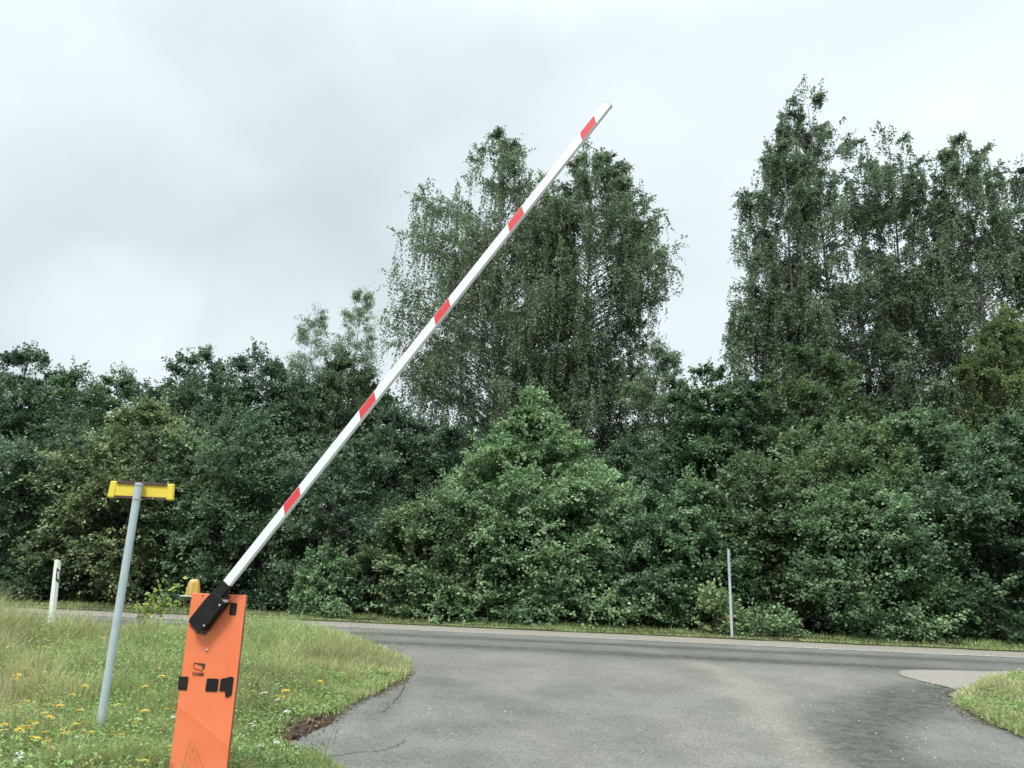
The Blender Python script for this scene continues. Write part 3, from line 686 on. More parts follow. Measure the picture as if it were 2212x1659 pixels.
        hp += RNG.normal(0, .024, hp.shape); ok = RNG.random(len(hp)) < .85; hp = hp[ok]; ai2 = ai[ok]; h_n = len(hp)
        Dh = RNG.normal(0, .5, (h_n, 3)); Dh[:, 2] -= .9; Nh = RNG.normal(0, 1, (h_n, 3)); Nh[:, 2] += .3
        Lp = np.concatenate([Lp, hp]); D = np.concatenate([D, Dh]); Nn = np.concatenate([Nn, Nh]); Lz = np.concatenate([Lz, lsize*RNG.uniform(.6, 1.1, h_n)])
        ct = RNG.random(strands); tn_ = np.concatenate([tn_, np.clip(.35+.3*ct[ai2]+RNG.normal(0, .15, h_n)+tint, 0, 1)])
    # above the soil, and clear of the carriageway
    Lp[:, 2] = np.maximum(Lp[:, 2], .04+.05*RNG.random(len(Lp)))
    lim = road_edge(X+Lp[:, 0])+.14+.35*vnoise((X+Lp[:, 0])*2.2, Lp[:, 2]*2.0, 1)-Y
    ok = (Lp[:, 1] > lim) & ((np.abs(X+Lp[:, 0]-POST[0]) > .35) | (Y+Lp[:, 1] > POST[1]+.12))      # twigs kept clear of the signpost
    Lp, D, Nn, Lz, tn_ = Lp[ok], D[ok], Nn[ok], Lz[ok], tn_[ok]
    V, Q = leaves(Lp, D, Nn, Lz, Lz*.85)
    mesh_np('crown', V, Q, mat, root, attrs={'tint': np.repeat(tn_, 4)})
    mesh_np('trunk', np.concatenate(wood_V), np.concatenate(wood_F), bark or BARK, root, smooth=True)
    return root
def ss_w(b, H): return .4+.8*np.clip(np.hypot(b[:, 0], b[:, 1])/1.5, 0, 1)
def outx(b): r = np.hypot(b[:, 0], b[:, 1])[:, None]+.01; return b[:, :2]/r

CONE = [(0, .97), (.12, 1), (.3, .90), (.5, .72), (.7, .47), (.85, .23), (.95, .07), (1, .01)]
OVAL = [(0, .85), (.15, .95), (.35, 1), (.6, .97), (.8, .80), (.92, .52), (1, .14)]
DOME = [(0, .9), (.15, 1), (.4, 1), (.7, .92), (.88, .62), (.96, .35), (1, .12)]
SPIRE = [(0, .8), (.2, 1), (.5, .95), (.75, .75), (.88, .48), (1, .10)]
def px_tree(xt, yt, back, rpx, prof, label, mat, name='broadleaf_tree', cat='tree', group='hedge trees beyond the road', **kw):
    """top of the tree seen at (xt,yt); it stands `back` metres behind the road edge; crown half width rpx"""
    if back < 4.6: back -= .55
    Y = 20.0
    for _ in range(6):
        p = at_y(xt, yt, Y); Y = road_edge(p[0])+back
    p = at_y(xt, yt, Y); H = p[2]-float(zt(p[0], Y)); H -= .38 if H > 3 else 0; r = rpx*Y/FPX
    return tree(name, label, cat, p[0], Y, H, [(a, b*r) for a, b in prof], LM[mat], group=group, **kw)
T = px_tree
# nearest row
T(-40, 900, 3.0, 150, OVAL, 'dark green tree cut by the left edge of the view', 'dark', nprim=90)
T(150, 890, 3.0, 170, OVAL, 'low dark green tree behind the white roadside post', 'dark', nprim=110)
T(335, 850, 3.4, 205, [(0, .5), (.15, .85), (.4, 1), (.62, .9), (.8, .62), (.92, .34), (1, .06)], 'yellowish green linden tree directly behind the yellow sign', 'linden', nprim=170, droop=.55)
T(530, 860, 3.2, 165, OVAL, 'mid green tree behind the amber lamp and barrier cabinet', 'mid', nprim=130, tint=-.05)
T(760, 930, 3.2, 165, OVAL, 'dark small leaved tree behind the lowest red sticker of the boom', 'dark', nprim=130, lsize=.07, nleaf=20)
T(710, 1180, 1.7, 62, SPIRE, 'slim bright green young tree right of the barrier cabinet', 'bright', nprim=50, nsec=8, shoots=5, trunk=.03)
T(1150, 822, 3.6, 300, CONE, 'big bright green cone shaped hornbeam in the middle of the hedge', 'bright', nprim=340, nsec=18, nleaf=28, shoots=40, trunk=.14, lsd=.26, open_=.20, tint=.08)
T(1385, 1040, 2.8, 135, OVAL, 'mid green bush tree at the right foot of the big cone shaped hornbeam', 'mid', nprim=80)
T(950, 1080, 2.6, 140, OVAL, 'olive green low tree at the left foot of the big cone shaped hornbeam', 'olive', nprim=90)
T(1500, 1010, 2.6, 112, SPIRE, 'small bright green tree just left of the far grey signpost', 'bright', nprim=110, tint=-.05)
T(1630, 970, 3.0, 130, OVAL, 'dark olive tree just right of the far grey signpost', 'olive', nprim=90, tint=-.12)
T(1800, 880, 4.2, 200, OVAL, 'tall olive green hornbeam right of the far grey signpost', 'olive', nprim=190)
T(1850, 1010, 2.8, 185, OVAL, 'wide light green low tree hanging over the right road verge', 'bright', nprim=150, tint=-.05, nleaf=20)
T(1990, 860, 4.4, 170, OVAL, 'mid green hornbeam with pale leaves near the right edge', 'mid', nprim=170, tint=.1)
T(2100, 960, 3.0, 165, OVAL, 'dark green low tree above the right grass verge', 'mid', nprim=120, tint=-.1)
T(2170, 880, 4.0, 160, OVAL, 'green tree at the right edge below the yellowing birch', 'mid', nprim=140)
T(2320, 900, 3.0, 150, OVAL, 'dark tree cut by the right edge of the view', 'dark', nprim=70)
# second row
T(70, 735, 6.0, 125, OVAL, 'dark spire topped tree rising above the far left hedge', 'dark', nprim=120)
T(10, 790, 6.4, 110, OVAL, 'mid green tree in the back at the upper left edge', 'mid', nprim=90)
T(180, 778, 7.0, 140, DOME, 'lighter green bushy tree right of the far left spire tree', 'bright', nprim=110, tint=-.2)
T(285, 785, 6.6, 115, OVAL, 'narrow green tree with a small pointed tip left of the linden', 'mid', nprim=90)
T(440, 735, 6.0, 135, OVAL, 'dark maple with ragged top above the yellow sign', 'dark', nprim=130, tint=.08)
T(560, 738, 5.6, 140, OVAL, 'dark maple with thin upright shoots above the barrier', 'dark', nprim=150, shoots=30)
T(640, 790, 6.2, 120, OVAL, 'dark green tree between the maple and the willow', 'dark', nprim=100)
T(740, 745, 7.5, 130, OVAL, 'dense dark willow under the two thin young birches', 'olive', nprim=150, tint=-.22, lsize=.075)
T(860, 860, 5.5, 115, OVAL, 'dark tree behind the lower half of the white boom', 'dark', nprim=120)
T(1010, 900, 6.0, 130, OVAL, 'very dark tree under the drooping curtain of the left birch', 'dark', nprim=110, tint=-.15)
T(1370, 920, 5.6, 125, OVAL, 'dark tree between the big hornbeam and the pale willow', 'dark', nprim=120)
T(1435, 728, 7.5, 105, OVAL, 'pale grey green willow right of the two middle birches', 'pale', nprim=110, tint=-.05, lsize=.07, shoots=30, hang=.7, strands=500)
T(1525, 765, 6.5, 130, OVAL, 'fresh green pointed tree in the gap between the birch groups', 'bright', nprim=140, tint=-.18)
T(1610, 800, 6.5, 110, OVAL, 'dark bluish green tree at the foot of the right birches', 'dark', nprim=100)
T(1740, 725, 6.8, 150, OVAL, 'olive tree standing before the tallest right birch', 'olive', nprim=170, tint=-.05)
# birches
BK = dict(name='birch_tree', cat='birch', bark=BIRCHBARK, kind='birch', lsize=.082, t0=.13, nsec=17, nleaf=19, flat=.4, lsd=.26, shoots=40, rise=1.0, droop=.5, trunk=.12, front=.55)
WB = [(.2, .8), (.35, 1.05), (.5, 1.05), (.65, .98), (.78, .82), (.9, .52), (.97, .26), (1, .08)]
T(1090, 262, 9.5, 190, [(.25, .85), (.45, 1.05), (.62, 1.2), (.75, .98), (.87, .76), (.93, .38), (.97, .2), (1, .06)], 'tall drooping birch with visible pale trunk left of the boom tip', 'birch', group='birches behind the hedge', nprim=300, strands=6000, tint=.1, hang=1.7, skew=-.15, open_=.20, **BK)
T(1268, 290, 9.0, 152, [(.25, .9), (.45, .9), (.6, .95), (.75, 1.12), (.86, .88), (.93, .52), (1, .1)], 'tall dark crowned birch behind the upper end of the boom', 'birch', group='birches behind the hedge', nprim=300, strands=5200, tint=.06, hang=1.2, open_=.18, skew=.1, **BK)
T(1770, 168, 9.5, 190, WB, 'tallest birch, with a pointed top, in the right group', 'birch', group='birches behind the hedge', nprim=230, strands=3600, hang=.9, open_=.20, **BK)
T(1692, 236, 8.5, 135, [(.2, 1.05), (.4, 1.15), (.6, .95), (.8, .75), (.9, .45), (1, .1)], 'birch with a blunt side top left of the tallest birch', 'birch', group='birches behind the hedge', nprim=150, strands=3000, hang=1.1, open_=.20, skew=-.2, **BK)
T(1908, 262, 10, 170, WB, 'birch with a loose top between the tallest and the weeping birch', 'birch', group='birches behind the hedge', nprim=150, strands=3000, hang=.9, open_=.3, **BK)
T(2078, 280, 9.0, 185, [(.2, 1), (.5, 1), (.72, .82), (.86, .6), (.95, .35), (1, .08)], 'weeping birch with long hanging twigs near the right edge', 'birch', group='birches behind the hedge', nprim=190, strands=4400, hang=1.6, open_=.20, tint=.06, **BK)
T(2235, 325, 9.0, 150, WB, 'birch partly cut off by the right edge of the view', 'birch', group='birches behind the hedge', nprim=130, strands=3000, hang=1.2, open_=.20, **BK)
T(2150, 640, 6.0, 105, [(.3, .6), (.6, 1), (.8, .85), (.92, .5), (1, .1)], 'yellowing birch with drooping twigs low at the right edge', 'yellow', group='birches behind the hedge', nprim=90, strands=500, hang=1.0, **{**BK, 't0': .5, 'lsize': .07})
YB = {**BK, 'lsize': .05, 'nleaf': 11, 'lsd': .4, 'flat': .6, 'trunk': .05, 'shoots': 20, 't0': .45}
T(688, 640, 11, 72, WB, 'thin pale young birch, left one of the pair above the willow', 'pale', group='young birches behind the willow', nprim=170, open_=.06, strands=260, hang=.4, **YB)
T(768, 598, 11, 62, WB, 'thin pale young birch, right one of the pair above the willow', 'pale', group='young birches behind the willow', nprim=170, open_=.06, strands=260, hang=.4, **YB)
# back row, mostly hidden
for i, xt in enumerate(range(-160, 2460, 118)):
    T(xt+random.uniform(-25, 25), (random.uniform(785, 820) if xt < 840 or xt > 1640 else random.uniform(850, 900)), 11.5+random.uniform(-1, 1), 120, DOME, 'dark tree of the back row showing only through gaps in the hedge', 'dark',
      group='back row trees', nprim=90, nsec=10, nleaf=14, open_=0, lsize=.15, tint=-.1, limbs=False, shoots=6)
# low growth at the foot of the hedge
SB = dict(name='shrub', cat='shrub', group='low shrubs at the hedge foot', shoots=5, trunk=.015, open_=0, nsec=6, nleaf=12, limbs=True, rise=.9)
T(1545, 1262, 1.0, 36, DOME, 'yellow leaved shrub at the left foot of the far grey signpost', 'olive', nprim=26, lsize=.075, tint=.3, **SB)
T(1640, 1318, .9, 34, DOME, 'small green shrub at the right foot of the far grey signpost', 'bright', nprim=22, lsize=.07, **SB)
T(1695, 1335, .9, 36, DOME, 'low fresh green herb clump on the verge right of the signpost', 'bright', nprim=20, lsize=.06, **SB)
T(705, 1300, .9, 36, DOME, 'pale green low shrub on the verge right of the barrier', 'bright', nprim=20, lsize=.06, tint=.1, **SB)

# sapling on the near side, behind the sign pole
g = ground(300, 1372); sx_, sy_ = g[0], g[1]
d = at_y(345, 1228, sy_)
root = tag(empty('sapling', (sx_, sy_, float(zt(sx_, sy_)))), 'young sapling with yellow green leaves between sign pole and barrier', 'sapling')
P = []; tips = [(.30, .95), (.62, .88), (.10, .72), (.45, .60), (-.06, .5), (.75, .72)]
for tx, tz in tips:
    s = np.linspace(0, 1, 6)[:, None]; P.append(np.concatenate([tx*s**1.3, .1*np.sin(tx*9)*s, tz*(1.25*s-.25*s**2)], 1))
P = np.array(P); V, F = tubes(P, np.repeat(np.linspace(.007, .002, 6)[None], len(P), 0), 5); mesh_np('stem', V, F, BARK, root)
Lp = []; 
for p in P:
    for j in range(34):
        f = random.uniform(.35, 1)*5; i = min(4, int(f)); q = p[i]*(1-(f-i))+p[i+1]*(f-i); Lp.append(q+RNG.normal(0, .035, 3))
Lp = np.array(Lp); q = len(Lp); D = RNG.normal(0, .6, (q, 3)); D[:, 2] -= .2; Nn = RNG.normal(0, .4, (q, 3))+np.array([0, -.4, .7]); Lz = RNG.uniform(.05, .10, q)
V, Q = leaves(Lp, D, Nn, Lz, Lz*.75); mesh_np('foliage', V, Q, LM['sapling'], root, attrs={'tint': np.repeat(RNG.uniform(0, 1, q), 4)})

# ------------------------------------------------------------------ barrier
ALPHA = math.radians(-10)
A = np.array([math.cos(ALPHA), math.sin(ALPHA), 0]); Bk = np.array([-math.sin(ALPHA), math.cos(ALPHA), 0])      # right, away
ARMP = CAM+ray(488, 1261)*5.2                            # a point on the front face of the boom
YA = -.075                                               # boom front face, the panel front is at 0
O = ARMP-Bk*YA
d = ray(470, 1500)
def L(px, py, yl=0.0):
    """pixel -> (x,z) in the barrier's own frame on the plane yl"""
    d = ray(px, py); k = (np.dot(O-CAM, Bk)+yl)/np.dot(d, Bk); p = CAM+d*k-O
    return float(np.dot(p, A)), float(p[2]+O[2]-Z0)
Z0 = 0
Z0 = float(zt(0, O[1]))+.03
xl, zl = L(415, 1281); xr, zr = L(532, 1286); ztop = (zl+zr)/2; xc = (xl+xr)/2
bx_, by_ = O[0]+A[0]*xc, O[1]+A[1]*xc
O2 = np.array([bx_, by_, 0]); 
def Lc(px, py, yl=0.0): x, z = L(px, py, yl); return x-xc, z
root = tag(empty('barrier', (bx_, by_, Z0), ALPHA), 'open boom barrier with orange cabinet and white boom with red stickers', 'barrier')
hw = (xr-xl)/2
# orange panel: a real sheet with a shallow diagonal crease and folded rim
orange, t, b = newmat('orange_paint'); setp(b, (.83,.22,.10), .42, 0, .4)
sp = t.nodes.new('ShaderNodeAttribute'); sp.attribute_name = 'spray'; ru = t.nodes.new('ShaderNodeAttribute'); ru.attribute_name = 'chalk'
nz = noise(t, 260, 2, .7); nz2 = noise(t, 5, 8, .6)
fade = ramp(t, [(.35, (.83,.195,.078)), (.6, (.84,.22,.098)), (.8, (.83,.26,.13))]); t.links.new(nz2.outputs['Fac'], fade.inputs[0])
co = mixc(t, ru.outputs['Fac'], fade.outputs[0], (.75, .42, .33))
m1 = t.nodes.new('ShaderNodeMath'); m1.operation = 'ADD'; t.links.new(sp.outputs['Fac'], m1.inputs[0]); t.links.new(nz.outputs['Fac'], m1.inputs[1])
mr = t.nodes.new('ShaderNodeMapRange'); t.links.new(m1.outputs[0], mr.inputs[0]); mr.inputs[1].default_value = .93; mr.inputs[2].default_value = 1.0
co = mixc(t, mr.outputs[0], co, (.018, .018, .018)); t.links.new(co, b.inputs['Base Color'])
black = painted('black_paint', (.012, .012, .012), (.04, .04, .04), .5, .75, bump=.4, spec=.25)
inner = painted('orange_dark', (.60, .12, .04), amount=.3)
steel = painted('galvanised_steel', (.45, .48, .49), (.28, .30, .30), .5, .5, .35, 14)
zinc = painted('bolt_zinc', (.55, .55, .53), amount=.4, rough=.35, metal=.8)
white = painted('white_enamel', (.82, .845, .845), (.42, .44, .38), .18, .38, 0, 3)
clampP = [Lc(338+x*.1296, 1198+y*.1296) for x, y in ((1060,520),(940,600),(780,790),(560,1070),(548,1125),(660,1245),(790,1270),(860,1190),(1000,985),(1150,800),(1110,755),(1185,640))]
xs = np.linspace(-hw, hw, 75); zs = np.linspace(-.05, ztop, 240); X, Z = np.meshgrid(xs, zs)
c0 = np.array(Lc(338+250*.1574, 1397.8+760*.1574)); c1 = np.array(Lc(338+960*.1574, 1397.8+1330*.1574))
dd = c1-c0; nn_ = np.array([-dd[1], dd[0]])/np.hypot(*dd); dist = (X-c0[0])*nn_[0]+(Z-c0[1])*nn_[1]
Yp = -.003*np.exp(-np.abs(dist)/.035)-.0015*vnoise(X*4, Z*4)
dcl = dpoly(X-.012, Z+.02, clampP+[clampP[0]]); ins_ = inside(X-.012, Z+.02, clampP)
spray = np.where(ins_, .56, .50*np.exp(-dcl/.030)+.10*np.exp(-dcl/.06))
chalk = .55*np.exp(-((X-Lc(338+745*.1574, 1397.8+640*.1574)[0])**2+(Z-Lc(338+745*.1574, 1397.8+640*.1574)[1])**2)/.006**2)+.35*np.clip(.32-Z, 0, .3)/.3*vnoise(X*6, Z*6)
Vf = np.stack([X, Yp, Z], -1).reshape(-1, 3); ny, nx = X.shape; i = np.arange(nx*ny).reshape(ny, nx)
Fq = np.stack([i[:-1,:-1], i[:-1,1:], i[1:,1:], i[1:,:-1]], -1).reshape(-1, 4)
panel = mesh_np('front_panel', Vf, Fq, orange, root, attrs={'spray': spray.ravel(), 'chalk': chalk.ravel()}, smooth=True)
so_ = panel.modifiers.new('solid', 'SOLIDIFY'); so_.thickness = .003; so_.offset = -1
rim = MB().box(-hw, -hw+.003, .004, .022, -.05, ztop-.003).box(hw-.003, hw, .004, .022, -.05, ztop-.003).box(-hw, hw, .004, .022, ztop-.003, ztop)
rim.build('panel_rim', painted('rim_dark_orange', (.30,.07,.03), amount=.6), panel)
# the cabinet is narrower than the plate before it and lies behind its left part
MB().box(-hw+.012, hw-.175, .0225, .235, -.05, ztop-.03).build('cabinet', inner, root, bevel=.004)
def patch(name, pxs, y0=-.0060, mat=black, scale=None, par=None):
    P = [Lc(338+x*.1574, 1397.8+y*.1574) for x, y in pxs]; return MB().prism(P, y0, -.0012).build(name, mat, par or panel, bevel=.0006)
def rounded(P, r=.16):
    out_ = []
    for i in range(len(P)):
        a, b_, c_ = np.array(P[i-1], float), np.array(P[i], float), np.array(P[(i+1) % len(P)], float)
        out_ += [tuple(b_+(a-b_)*r), tuple(b_+(a-b_)*r*.3+(c_-b_)*r*.3), tuple(b_+(c_-b_)*r)]
    return out_
patch('black_square', rounded([(312,400),(442,405),(420,590),(296,584)], .1))
patch('black_square', rounded([(698,428),(858,434),(840,610),(672,606)], .1))
patch('black_square', [(888,440),(905,430),(1000,412),(1010,403),(1060,412),(1062,425),(1035,650),(1025,665),(975,690),(950,685),(945,604),(870,606),(865,598)])
P = [(1243,805),(1350,805),(1325,1010),(1218,1008)]
MB().prism([Lc(338+x*.1296, 1198+y*.1296) for x, y in rounded(P, .1)], -.006, -.0012).build('black_square', black, panel, bevel=.0006)
# emblem and lettering
ink = painted('printed_ink', (.03, .02, .018), amount=.2, rough=.6)
mb = MB()
def seg(a, b_, w):
    a = np.array(Lc(338+a[0]*.1574, 1397.8+a[1]*.1574)); b_ = np.array(Lc(338+b_[0]*.1574, 1397.8+b_[1]*.1574)); n_ = np.array([-(b_-a)[1], (b_-a)[0]]); n_ = n_/np.hypot(*n_)*w/2
    mb.prism([tuple(a+n_), tuple(b_+n_), tuple(b_-n_), tuple(a-n_)], -.0052, -.0012)
seg((522,214),(511,285),.0016); seg((511,285),(632,326),.0016); seg((632,326),(638,290),.0016)
mb.prism([Lc(338+x*.1574, 1397.8+y*.1574) for x, y in ((518,211),(672,228),(656,297),(634,290),(640,262),(590,240))], -.0056, -.0012)
mb.build('emblem', ink, panel)
tcu = bpy.data.curves.new('lettering', 'FONT'); tcu.body = 'CAME'; tcu.extrude = .0008; tcu.offset = .012
to = bpy.data.objects.new('lettering_tmp', tcu); COL.objects.link(to); bpy.context.view_layer.update()
me = bpy.data.meshes.new_from_object(to.evaluated_get(bpy.context.evaluated_depsgraph_get())); bpy.data.objects.remove(to)
x0, z0_ = Lc(338+495*.1574, 1397.8+382*.1574); x1, z1_ = Lc(338+652*.1574, 1397.8+390*.1574); xh, zh = Lc(338+500*.1574, 1397.8+337*.1574)
wid = max(v.co.x for v in me.vertices); hei = max(v.co.y for v in me.vertices)
lo = bpy.data.objects.new('lettering', me); COL.objects.link(lo); lo.parent = panel; me.materials.clear(); me.materials.append(ink)
lo.rotation_euler = (math.pi/2, 0, 0); lo.location = (x0, -.0050, z0_-.001); lo.scale = ((x1-x0)/wid, (zh-z0_)/hei, 1)
# bolts on the panel
for px, py, r in ((338+850*.1296, 1198+1590*.1296, .008), ):
    x, z = Lc(px, py); MB().lathe([(r, -.002), (r, -.006), (r*.8, -.010), (r*.3, -.013)], (x, 0, z), 14, 'y').build('bolt', zinc, panel, smooth=False)
x, z = Lc(338+775*.1296, 1198+685*.1296); MB().lathe([(.0045, -.001), (.0045, -.0045)], (x, 0, z), 14, 'y').build('screw_hole', black, panel)
# boom: white rectangular tube
ax, az_ = Lc(487.8, 1260.7, YA); bx2, bz2 = Lc(1313.7, 222.3, YA)
ln = math.hypot(bx2-ax, bz2-az_); ang = math.atan2(bz2-az_, bx2-ax)
back_len = .28
mb = MB().box(-back_len, ln, YA, YA+.042, -.030, .030)
boom = mb.build('boom', white, root, bevel=.004, loc=(ax, 0, az_), rot=(0, -ang, 0))
def Lb(px, py):
    x, z = Lc(px, py, YA); dx, dz = x-ax, z-az_
    return dx*math.cos(ang)+dz*math.sin(ang), -dx*math.sin(ang)+dz*math.cos(ang)
red = painted('red_reflective', (.70, .050, .055), (.55, .10, .10), .3, .45, scale=20); redink = painted('sticker_print', (.38, .02, .03), amount=.1)
corners = [Lb(1095, 482.1), Lb(1125.3, 444), Lb(1132, 461.4), Lb(1100.9, 501)]
cc = np.mean(corners, 0); rel = [(c_[0]-cc[0], c_[1]) for c_ in corners]
h1 = .0265; a_l, a_r = (rel[0][0]), (rel[1][0]); c_r, c_l = rel[2][0], rel[3][0]
for px, py in ((1270.5,276.5),(1113.6,472.5),(954.5,672.5),(792.5,875),(630,1080)):
    u0 = Lb(px, py)[0]
    s_ = MB().prism([(u0+a_l, h1), (u0+a_r, h1), (u0+c_r, -h1+.002), (u0+c_l, -h1+.002)], YA-.0012, YA+.0004).build('reflective_sticker', red, boom)
    mk = MB()
    for j in range(12):
        uu_ = u0-.045+j*.008; hh = random.uniform(.0015, .0038); mk.prism([(uu_, -.001), (uu_+.004, -.001), (uu_+.0046, -.001+hh), (uu_+.0006, -.001+hh)], YA-.0018, YA-.0010)
MB().prism([(ln-.004, -.0305), (ln+.004, -.0305), (ln+.004, .0305), (ln-.004, .0305)], YA-.0008, YA+.0428).build('end_cap', steel, boom)
MB().box(.15, ln-.02, YA-.0008, YA+.0002, -.0302, -.0287).build('shade_seam', painted('seam_shade_grey', (.20,.21,.20)), boom)  # lower edge seam, painted dark to set off the boom's shaded underside
# black clamp: sleeve round the boom and lower channel with bolts
zc = lambda pts: [Lc(338+x*.1296, 1198+y*.1296, YA) for x, y in pts]
sleeve = MB().box(-.300, .003, YA-.005, YA+.047, -.0345, .0345)
cl = sleeve.build('boom_holder', black, root, bevel=.002, loc=(ax, 0, az_), rot=(0, -ang, 0))
MB().prism(zc([(945,605),(780,790),(560,1070),(549,1125),(665,1247),(775,1268),(850,1180),(1000,985),(1158,800),(1112,752),(1100,720)]), YA-.010, -.0085).build('holder_plate', black, cl, bevel=.003)
for x, y in ((1070,845),(810,1185)):
    a_, b_ = zc([(x, y)])[0]; MB().lathe([(.0075, YA-.010), (.0075, YA-.016), (.004, YA-.018)], (a_, 0, b_), 6, 'y').build('bolt', zinc, cl)
MB().prism(zc([(1108,748),(1165,788),(1158,800),(1112,762)]), YA-.011, -.03).build('worn_edge', zinc, cl)
a_, b_ = zc([(760, 1130)])[0]; MB().lathe([(.03, -.0085), (.03, .03)], (a_+.02, 0, b_+.03), 16, 'y').build('shaft', steel, cl)
_inv = (Matrix.Translation((ax, 0, az_)) @ Matrix.Rotation(-ang, 4, 'Y')).inverted()
for ch in cl.children: ch.matrix_parent_inverse = _inv
# amber flashing lamp (unlit) on its bracket
lx, lz = Lc(338+600*.1296, 1198+690*.1296, .11)
lamp = MB().box(lx-.062, lx+.062, .055, .165, lz-.004, lz+.004).build('lamp_bracket', painted('bracket_white', (.62,.62,.58)), root, bevel=.001)
MB().box(lx-.01, lx+.058, .06, .16, ztop-.031, lz-.0035).build('bracket_foot', inner, lamp)
amber, t, b = newmat('amber_plastic'); setp(b, (.78,.46,.07), .38, 0, .5)
b.inputs['Transmission Weight'].default_value = .25; b.inputs['Coat Weight'].default_value = .15
wvn = t.nodes.new('ShaderNodeTexNoise'); mpp = t.nodes.new('ShaderNodeMapping'); mpp.inputs['Scale'].default_value = (60, 60, 3); tcc = t.nodes.new('ShaderNodeTexCoord')
t.links.new(tcc.outputs['Object'], mpp.inputs[0]); t.links.new(mpp.outputs[0], wvn.inputs['Vector']); wvn.inputs['Scale'].default_value = 1.0
r = ramp(t, [(.35, (.50,.30,.05)), (.55, (.66,.45,.09)), (.8, (.80,.64,.26))]); t.links.new(wvn.outputs['Fac'], r.inputs[0]); t.links.new(r.outputs[0], b.inputs['Base Color'])
prof = [(.050, 0), (.050, .006), (.0475, .02), (.044, .05), (.039, .08), (.034, .096), (.027, .105), (.015, .110), (.002, .1115)]
MB().lathe(prof, (lx, .11, lz+.0045), 40).build('lamp_lens', amber, lamp, smooth=True)

# ------------------------------------------------------------------ street name sign seen from behind
g = ground(204, 1640); Yp_ = g[1]; tp = at_y(300.5, 1044, Yp_); bz = float(zt(g[0], Yp_))
hgt = tp[2]-bz
root = tag(empty('name_sign', (g[0], Yp_, bz)), 'yellow street name sign seen from behind on grey steel pole', 'sign')
lean = math.atan2(tp[0]-g[0], hgt)
polemat = painted('pole_grey_zinc', (.46, .545, .57), (.32, .38, .39), .5, .5, .1, 12)
MB().lathe([(.031, -.1), (.031, hgt-.012), (.032, hgt-.012), (.032, hgt), (.02, hgt+.003)], (0, 0, 0), 24).build('pole', polemat, root, rot=(0, lean, 0), smooth=False)
SY = .050                     # the plate hangs on the far side of the pole
def Ls(px, py, yl=SY):
    p = at_y(px, py, Yp_+yl); return float(p[0]-g[0]), float(p[2]-bz)
yel = painted('yellow_plate', (.80, .62, .06), (.55, .45, .12), .25, .45, scale=12)
brn = painted('dark_rail', (.075, .035, .025), (.16, .10, .08), .5, .6)
cx_, cz_ = Ls(304, 1060); tl = Ls(239, 1038.5); tr_ = Ls(376, 1045.5); br_ = Ls(373.5, 1081); bl = Ls(231, 1074.5)
lerp = lambda a, b_, u: (a[0]*(1-u)+b_[0]*u, a[1]*(1-u)+b_[1]*u)
def quadp(u, v): return lerp(lerp(tl, tr_, u), lerp(bl, br_, u), v)
plate = MB().prism([quadp(0, .03), quadp(.02, 0), quadp(.105, 0), quadp(.125, .10), quadp(.885, .10), quadp(.90, 0), quadp(.985, 0), quadp(1, .03),
                    quadp(1, .97), quadp(.985, 1), quadp(.90, 1), quadp(.885, .90), quadp(.125, .90), quadp(.105, 1), quadp(.02, 1), quadp(0, .97)], SY, SY+.022).build('plate', yel, root, bevel=.002)
MB().prism([quadp(.006, .05), quadp(.10, .05), quadp(.10, .95), quadp(.006, .95)], SY-.006, SY-.0005).build('end_piece', yel, plate, bevel=.002)
MB().prism([quadp(.905, .05), quadp(.994, .05), quadp(.994, .95), quadp(.905, .95)], SY-.006, SY-.0005).build('end_piece', yel, plate, bevel=.002)
MB().prism([quadp(.115, -.01), quadp(.895, -.01), quadp(.895, .15), quadp(.115, .15)], SY-.014, SY-.0006).build('rail', brn, plate, bevel=.0015)
MB().prism([quadp(.115, .85), quadp(.895, .85), quadp(.895, 1.01), quadp(.115, 1.01)], SY-.014, SY-.0006).build('rail', brn, plate, bevel=.0015)
MB().prism([quadp(.70, .86), quadp(.71, .86), quadp(.71, 1.0), quadp(.70, 1.0)], SY-.0165, SY-.0135).build('screw', zinc, plate)
for py in (1048, 1078):
    x, z = Ls(300-(py-1048)*.16, py, 0); hh = .006
    MB().lathe([(.0345, -hh), (.0345, hh)], (0, 0, 0), 24).box(-.036, -.026, .01, SY-.0145, -hh, hh).box(.026, .036, .01, SY-.0145, -hh, hh).build('clamp_band', steel, root, loc=(hgt*math.tan(lean)*z/hgt, 0, z), rot=(0, lean, 0))

# ------------------------------------------------------------------ roadside marker post
g = ground(110, 1345); Yd = g[1]; bz = float(zt(g[0], Yd)); tp = at_y(125, 1209, Yd); hgt = tp[2]-bz
root = tag(empty('marker_post', (g[0], Yd, bz), math.radians(38)), 'white plastic roadside marker post with black slanted band', 'marker post')
root.rotation_euler = (0, math.atan2(tp[0]-g[0], hgt), math.radians(0))
postw = painted('post_white', (.80, .83, .72), (.5, .53, .4), .2, .5, scale=6)
sec = [(-.060, -.012), (-.045, -.050), (.030, -.055), (.062, .012), (.052, .052), (.0, .058), (-.052, .045)]
V = [(x*.92, y*.92, -.1) for x, y in sec]+[(x*.85, y*.85, hgt-.02-.05*max(0, -x/.06)*0+.03*(-y/.06)) for x, y in sec]; n = len(sec)
MB().add(V, [tuple(range(n))[::-1], tuple(range(n, 2*n))]+[(i, (i+1) % n, (i+1) % n+n, i+n) for i in range(n)]).build('post', postw, root, bevel=.006)
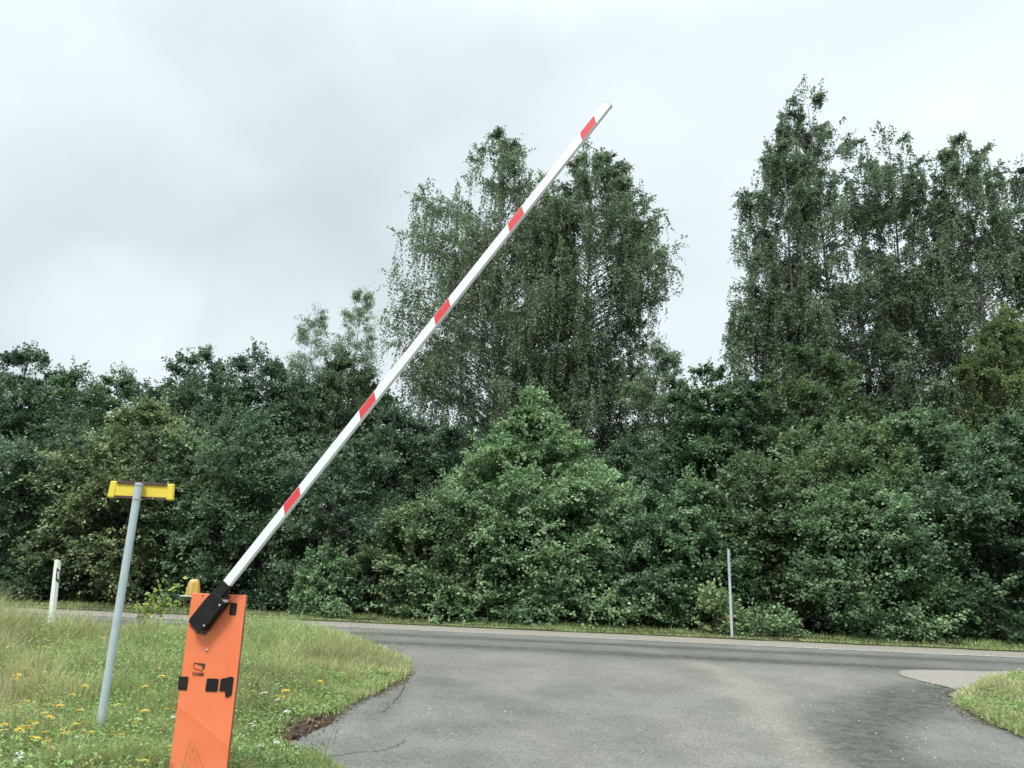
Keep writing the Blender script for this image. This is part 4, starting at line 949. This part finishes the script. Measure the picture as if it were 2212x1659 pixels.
# black band wraps the right-hand faces, slanted
def onsec(x0, y0, x1, y1, u, z, o): return ((x0+(x1-x0)*u)*.865+o[0], (y0+(y1-y0)*u)*.865+o[1], z)
nrm = Vector((.067, -.032, 0)).normalized()*.004
f_ = ((.030, -.055), (.062, .012))
q = lambda u, z, e=1.0: onsec(*f_[0], *f_[1], u, z, (nrm[0]*e, nrm[1]*e))
zt_ = hgt-.17; zb_ = hgt-.40
mb = MB(); pts_ = [q(-.02, zt_+.02), q(1.0, zt_-.03), q(1.0, zb_-.03), q(-.02, zb_+.03)]; back_ = [q(u, z_, -1.2) for u, z_ in ((-.02, zt_+.02), (1.0, zt_-.03), (1.0, zb_-.03), (-.02, zb_+.03))]
mb.add(pts_+back_, [(0, 1, 2, 3), (7, 6, 5, 4), (0, 4, 5, 1), (1, 5, 6, 2), (2, 6, 7, 3), (3, 7, 4, 0)]); bband = mb.build('black_band', black, root)
e = 1.6; mb = MB(); pf = [q(.3, zt_-.03, e), q(.75, zt_-.05, e), q(.75, zb_+.03, e), q(.3, zb_+.06, e)]; pb = [q(u, z_, .2) for u, z_ in ((.3, zt_-.03), (.75, zt_-.05), (.75, zb_+.03), (.3, zb_+.06))]
mb.add(pf+pb, [(0, 1, 2, 3), (7, 6, 5, 4), (0, 4, 5, 1), (1, 5, 6, 2), (2, 6, 7, 3), (3, 7, 4, 0)]); mb.build('reflector', white, bband)

# ------------------------------------------------------------------ far signpost, its plate seen edge on
g = POST; Yf = g[1]; bz = float(zt(g[0], Yf)); tp = at_y(1573.5, 1187, Yf); hgt = tp[2]-bz
lean = math.atan2(tp[0]-g[0], hgt)
root = tag(empty('signpost', (g[0], Yf, bz)), 'thin grey signpost across the road with its plate seen edge on', 'signpost'); root.rotation_euler = (0, lean, 0)
MB().lathe([(.029, -.1), (.029, hgt)], (0, 0, 0), 16).build('pole', polemat, root)
sg_ = MB().prism([(.040, hgt-.55), (.050, hgt-.55), (.050, hgt+.012), (.040, hgt+.012)], -.21, .21).build('sign_plate', painted('plate_grey', (.60, .62, .64), amount=.4, rough=.4, metal=.2), root, bevel=.002, rot=(0, -.035, math.radians(-15)))
sg_.location = (.012, 0, 0)
for z in (hgt-.11, hgt-.53): MB().lathe([(.033, z-.012), (.033, z+.012)], (0, 0, 0), 16).box(.02, .045, -.02, .02, z-.012, z+.012).build('clamp_band', steel, root)
MB().box(-.045, -.028, -.02, .01, .40, .47).build('orange_tag', painted('tag_orange', (.65, .22, .06)), root)

# white strip lying on the far verge
g = ground(863, 1335.5)
mb = MB().box(-.42, .42, -.05, .05, 0, .03); st = mb.build('white_plank', white, bevel=.006, loc=(g[0], g[1], float(zt(g[0], g[1]))+.045), rot=(0, 0, math.radians(-9)))
tag(st, 'white narrow plank lying on the far road verge', 'plank')
